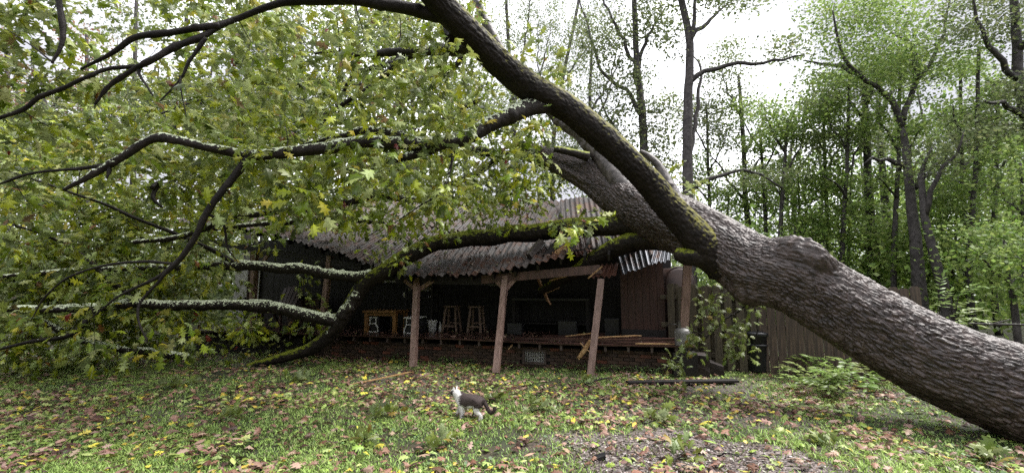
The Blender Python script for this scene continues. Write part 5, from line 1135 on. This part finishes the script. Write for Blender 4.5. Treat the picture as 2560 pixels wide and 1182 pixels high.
# ------------------------------------------------------------------ the cat
def make_cat():
    J = []; E = []
    def add(p, r, parent=None): J.append((p, r)); (E.append((parent, len(J) - 1)) if parent is not None else None); return len(J) - 1
    pel = add((0, 0, .212), .078); mid = add((.11, 0, .208), .086, pel); che = add((.22, 0, .208), .080, mid); nk = add((.262, .0, .252), .058, che); hd = add((.298, .012, .292), .060, nk); hd2 = add((.320, .02, .290), .054, hd); nose = add((.356, .030, .276), .026, hd2)
    t = pel
    for p, r in (((-.055, 0, .222), .036), ((-.088, .0, .175), .023), ((-.112, .005, .125), .022), ((-.150, .012, .098), .022), ((-.190, .018, .11), .022), ((-.205, .02, .148), .021), ((-.188, .02, .178), .017)): t = add(p, r, t)
    def leg(root, pts):
        q = root
        for p, r in pts: q = add(p, r, q)
    leg(pel, [((-.005, .048, .18), .056), ((.025, .056, .115), .034), ((-.045, .056, .075), .024), ((-.04, .056, .018), .021), ((-.012, .056, .012), .016)])
    leg(pel, [((.03, -.048, .18), .052), ((.085, -.052, .115), .033), ((.045, -.052, .07), .024), ((.07, -.052, .025), .021), ((.098, -.052, .02), .016)])
    leg(che, [((.205, .046, .165), .042), ((.190, .052, .105), .030), ((.195, .054, .05), .023), ((.197, .054, .014), .021), ((.220, .054, .011), .017)])
    leg(che, [((.235, -.042, .165), .040), ((.26, -.046, .105), .030), ((.285, -.048, .05), .023), ((.302, -.048, .014), .021), ((.325, -.048, .011), .017)])
    m = bpy.data.meshes.new('cat_body'); m.from_pydata([j[0] for j in J], E, []); o = bpy.data.objects.new('cat_tmp', m); COL.objects.link(o)
    sk_ = o.modifiers.new('s', 'SKIN'); sk_.use_smooth_shade = True
    for i, (p, r) in enumerate(J): m.skin_vertices[0].data[i].radius = (r, r); m.skin_vertices[0].data[i].use_root = (i == 0)
    o.modifiers.new('d', 'SUBSURF').levels = 2
    me = bpy.data.meshes.new_from_object(o.evaluated_get(bpy.context.evaluated_depsgraph_get())); bpy.data.objects.remove(o)
    V = np.zeros(len(me.vertices) * 3); me.vertices.foreach_get('co', V); V = V.reshape(-1, 3)
    F_ = [list(p.vertices) for p in me.polygons]
    for sy in (-1, 1):                           # ears: hollow cones growing out of the head
        c = np.array([.300, .014 + sy * .031, .336]); tip = c + [-.004, sy * .016, .034]; b0 = len(V)
        ring = [c + np.array([.012 * math.cos(a), .021 * math.sin(a), -.012 + .004 * math.cos(a)]) for a in np.arange(8) * PI / 4]
        V = np.concatenate([V, ring, [tip], [c + np.array([.008, 0, .006])]])
        for k in range(8): F_.append([b0 + k, b0 + (k + 1) % 8, b0 + 8])
    x, y, z = V.T; n = vnoise(V * 22) * .03 - .015
    dark = (x + n * 1.2 > -.05) & (x + n * 1.5 < .215 + (z - .2) * .25) & (z + n > .165 - .0 * x)
    dark |= (x < -.045) & (np.abs(y) < .045)
    dark |= (x > .305) & (z > .278 + n * .5) & (z < .335) & (np.abs(y - .022) > .016) & (x < .352) | (x > .27) & (x < .33) & (z > .334) & (z < .352) & (np.abs(y - .014) < .026)
    dark |= (x > -.09) & (x < .03) & (z > .150 + n)
    col = np.where(dark[:, None], np.array([.045, .03, .028]), np.array([.72, .70, .68]))
    col = np.where(((x > .372) & (z < .3))[:, None], np.array([.5, .25, .22]), col)
    ang = math.atan2(.30, -.92); R = np.array([[math.cos(ang), -math.sin(ang), 0], [math.sin(ang), math.cos(ang), 0], [0, 0, 1]])
    b = G(1197, 1049) + [0, 0, -.006]; sc_ = 1.06
    me2 = bpy.data.meshes.new('cat'); me2.from_pydata((V * sc_ @ R.T + b).tolist(), [], F_); me2.polygons.foreach_set('use_smooth', [True] * len(F_))
    a = me2.attributes.new('col', 'FLOAT_COLOR', 'POINT'); a.data.foreach_set('color', np.concatenate([col, np.ones((len(col), 1))], 1).ravel()); me2.update()
    m_, nt, bs = mat('cat fur'); L(nt, N(nt, 'ShaderNodeAttribute', attribute_name='col').outputs['Color'], bs.inputs['Base Color']); bs.inputs['Roughness'].default_value = .8
    nz, rp = noise_ramp(nt, 160, (0, 0, 0), (1, 1, 1), .3, .7, 2); bump(nt, bs, nz.outputs[0], .5, .004)
    root = thing('cat', 'white cat with dark brown back and tail walking left across the lawn', 'cat', b)
    body = obj('body', me2, m_, root)
    fv = np.array([[me2.vertices[p.vertices[0]].co[:], me2.vertices[p.vertices[1]].co[:], me2.vertices[p.vertices[2]].co[:]] for p in me2.polygons]); fc = np.array([col[p.vertices[0]] for p in me2.polygons]); fnv = np.array([p.normal[:] for p in me2.polygons])
    k_ = rng.integers(0, len(fv), 9000); wt = rng.dirichlet((1, 1, 1), 9000); pz = np.einsum('nij,ni->nj', fv[k_], wt); back = -(R @ np.array([1, 0, .25])); up_ = fnv[k_]; d_ = nrm(up_ * .55 + back * .8 + rng.normal(0, .18, (9000, 3))); sd_ = nrm(np.cross(d_, up_)) * .0016
    V3 = np.stack([pz - sd_, pz + sd_, pz + d_ * rng.uniform(.008, .018, (9000, 1))], 1).reshape(-1, 3); g = Geo(); g.add(V3, None, np.arange(27000).reshape(-1, 3), np.repeat(fc[k_] * rng.uniform(.75, 1.2, (9000, 1)), 3, 0)); tag(obj('fur', g, m_, root), kind='stuff')
    for sy in (-1, 1):
        g = Geo(); c = np.array([.350, .022 + sy * .026, .302]); lathe(g, (0, 0, 0), [(0, -.007), (.005, -.005), (.007, 0), (.005, .005), (0, .007)], 8)
        g.V[0] = (g.V[0] + c) @ R.T + b; obj('eye', g, M_black, root)
    g = Geo()
    for sy in (-1, 1):
        for k in range(3): p = np.array([.368, .03 + sy * .012, .276]); q = np.array([p, p + [.01, sy * .03, .006 * (k - 1)], p + [.006, sy * .055, .012 * (k - 1)]]); tube(g, q @ R.T + b, [.0007, .0006, .0003], 3)
    tag(obj('whiskers', g, M_white, root), kind='stuff')
make_cat()

# ------------------------------------------------------------------ grass and leaf litter
def sample_ground(n, ymin, ymax, power=1.):
    Yd = ymin + (ymax - ymin) * rng.random(n) ** power; x = rng.uniform(-1.32, 1.32, n) * Yd; return x, Yd
def clear(x, y):                                 # not under the house or inside the steps
    q = np.stack([x, y], -1) - HA; v = q @ dV; u = q @ dU; return ~((v > .18) & (u > -.1) & (u < 13))
n = 420000; Yd = 3.3 + 8.2 * rng.random(n) ** 1.25; x = rng.uniform(-1.30, 1.30, n) * Yd
n1 = vnoise(np.stack([x * 1.1, Yd * 1.1, x * 0 + 4], -1)); n2 = vnoise(np.stack([x * 5, Yd * 5, x * 0 + 8], -1))
dmv = dirtmask(x, Yd); kp = clear(x, Yd) & (rng.random(n) < np.clip((.45 + .9 * (n1 - .35) + .7 * (n2 - .5)) * (1 - .93 * dmv), .02, 1)); x, Yd, n1, n2 = x[kp], Yd[kp], n1[kp], n2[kp]; n = len(x)
z0 = gz(x, Yd); h = rng.uniform(.014, .034, n) * (.7 + .8 * n1); wv = rng.uniform(.0035, .007, n); an_ = rng.uniform(0, 2 * PI, n); lean = rng.uniform(.3, 1.8, n)
dx, dy = np.cos(an_), np.sin(an_); B0 = np.stack([x, Yd, z0], -1); sdv = np.stack([-dy, dx, 0 * x], -1) * wv[:, None]
tipv = B0 + np.stack([dx * h * lean, dy * h * lean, h], -1); midv = B0 + np.stack([dx * h * lean * .35, dy * h * lean * .35, h * .6], -1)
V = np.stack([B0 - sdv, B0 + sdv, midv + sdv * .8, tipv, midv - sdv * .8], 1).reshape(-1, 3); b5 = np.arange(n)[:, None] * 5
gc = np.array([.19, .31, .075]) * (1 - n1[:, None]) + np.array([.29, .40, .10]) * n1[:, None]; gc = gc * rng.uniform(.6, 1.5, (n, 1)); gc = np.where((rng.random(n) < .10)[:, None], np.array([.26, .22, .12]) * rng.uniform(.6, 1.2, (n, 1)), gc)
g = Geo(); g.add(V, b5 + np.array([[0, 1, 2, 4]]), b5 + np.array([[4, 2, 3]]), np.repeat(gc, 5, 0)); tag(obj('grass', g, M_grass), 'short green lawn grass with worn gaps', 'grass', kind='stuff')
# small broad leaved weeds in the turf and along the house foot
n = 16000; x, Yd = sample_ground(n, 3.4, 11, 1.1); kp = clear(x, Yd) & (rng.random(n) < (1 - .9 * dirtmask(x, Yd)) * sstep(.35, .65, vnoise(np.stack([x * 1.7, Yd * 1.7, x * 0 + 6], -1)))); x, Yd = x[kp], Yd[kp]
q = np.stack([x, Yd, gz(x, Yd) + rng.uniform(.01, .06, len(x))], -1); u_ = rng.uniform(0, 7.6, 2600); vv = rng.normal(.02, .12, 2600); e = HA + dU * u_[:, None] + dV * np.minimum(vv, .15)[:, None]
cl = vnoise(np.stack([u_ * 1.5, u_ * 0, u_ * 0 + 2], -1)); kp = rng.random(2600) < sstep(.35, .6, cl); q = np.concatenate([q, np.stack([e[kp, 0], e[kp, 1], rng.uniform(.02, .14, kp.sum())], -1)]); n = len(q)
g = Geo(); leaves(g, LEAF_S, q, nrm(rng.normal(0, 1, (n, 3)) * [1, 1, .3]), nrm(rng.normal(0, .4, (n, 3)) + [0, 0, 1]), rng.uniform(.02, .05, n), pick_cols(n, [(2, (.09, .16, .05)), (2, (.12, .19, .07)), (1, (.16, .22, .06))]), 1.3)
tag(obj('weeds', g, M_grass), 'low broad leaved weeds in the lawn', 'weeds', kind='stuff')
LIT = [(3.6, (.25, .14, .10)), (3.0, (.13, .062, .042)), (1.9, (.36, .24, .18)), (2.0, (.06, .032, .025)), (2.2, (.33, .39, .13)), (2.2, (.22, .30, .06)), (.55, (.62, .54, .08)), (.5, (.48, .36, .06))]
n = 33000; x, Yd = sample_ground(n, 3.4, 10.8, .95)
cl = vnoise(np.stack([x * 1.3 + 20, Yd * 1.3, x * 0], -1)); kp = clear(x, Yd) & (rng.random(n) < .18 + 1.25 * sstep(.35, .75, cl)); x, Yd, cl = x[kp], Yd[kp], cl[kp]; n = len(x)
a = rng.uniform(0, 2 * PI, n); pos = np.stack([x, Yd, gz(x, Yd) + rng.uniform(.015, .05, n)], -1); axv = np.stack([np.cos(a), np.sin(a), rng.normal(0, .22, n)], -1); nv = nrm(rng.normal(0, .38, (n, 3)) + [0, 0, 1]); sz = np.where(rng.random(n) < .28, rng.uniform(.035, .07, n), rng.uniform(.065, .14, n)); lc = pick_cols(n, LIT)
fr = (np.abs(x / Yd) < 1.17); sco = np.where(fr & (Yd > 3.75), sz / Yd, 0); idx = np.argsort(-sco)[:300]; mask = np.zeros(n, bool); mask[idx] = True
lm = [leaf_mesh(LF1, 'fallen_leaf', M_littero), leaf_mesh(LF2, 'fallen_leaf', M_littero), leaf_mesh(LEAF_N, 'fallen_leaf', M_littero)]
for k, i in enumerate(idx):
    c = lc[i]; o = place_leaf(lm[k % 3 if c[1] > c[0] * .8 else k % 2], pos[i], axv[i], nv[i], sz[i], c, None, 'fallen_leaf')
    kind = ('green', 'fresh green') if c[1] > c[0] * 1.02 else ('yellow', 'bright yellow') if c[0] > .36 and c[2] < .12 else ('brown', 'withered brown')
    tag(o, kind[1] + ' fallen leaf lying flat on the lawn', 'leaf', kind[0] + ' fallen leaves on the lawn')
g = Geo(); r_ = ~mask; k = rng.random(n)
for tm, sel in ((LEAF_A, k < .4), (LEAF_B, (k >= .4) & (k < .75)), (LEAF_N, k >= .75)): s_ = r_ & sel; leaves(g, tm, pos[s_], axv[s_], nv[s_], sz[s_], lc[s_])
# on the roof and the porch floor
n = 3000; u_ = 1.6 + 9.9 * rng.random(n) ** .8; vv = rng.uniform(EV, 4.0, n); q = np.array([roofp(a_, b_) + [0, 0, .06] for a_, b_ in zip(u_, vv)]); a = rng.uniform(0, 2 * PI, n)
n2_ = 420; ud = rng.uniform(.1, 8.5, n2_); vd = rng.uniform(-.05, 1.9, n2_) ** 1.0; q = np.concatenate([q, np.array([H(a_, b_, DZ + deck_sag(a_) + .012) for a_, b_ in zip(ud, vd)])]); m_ = n + n2_
a = rng.uniform(0, 2 * PI, m_); leaves(g, LEAF_B, q, np.stack([np.cos(a), np.sin(a), rng.normal(.1, .3, m_)], -1), nrm(rng.normal(0, .4, (m_, 3)) + [0, -.3, 1]), rng.uniform(.05, .11, m_), pick_cols(m_, [(3, (.15, .085, .06)), (3, (.07, .04, .03)), (1.5, (.25, .16, .12)), (.7, (.25, .28, .1))]))
tag(obj('leaf_litter', g, M_litter), 'fallen leaves strewn over lawn, roof and porch floor', 'leaf litter', kind='stuff')

n = 9000; q = np.stack([DC[0] + .1 + rng.normal(0, .95, n), DC[1] - .1 + rng.normal(0, .5, n)], -1); kp = rng.random(n) < dirtmask(q[:, 0], q[:, 1]); q = q[kp]; n = len(q); g = Geo()
leaves(g, LEAF_S, np.concatenate([q, (gz(q[:, 0], q[:, 1]) + rng.uniform(.002, .012, n))[:, None]], 1), nrm(rng.normal(0, 1, (n, 3)) * [1, 1, .25]), nrm(rng.normal(0, .5, (n, 3)) + [0, 0, 1]), rng.uniform(.012, .05, n), pick_cols(n, [(3, (.03, .022, .019)), (2, (.12, .08, .06)), (2.2, (.30, .26, .24)), (1.2, (.45, .41, .38)), (2, (.07, .045, .035))]), .8)
tag(obj('debris', g, M_litter), 'ash, bark chips and crumbs on the bare patch', 'debris', kind='stuff')
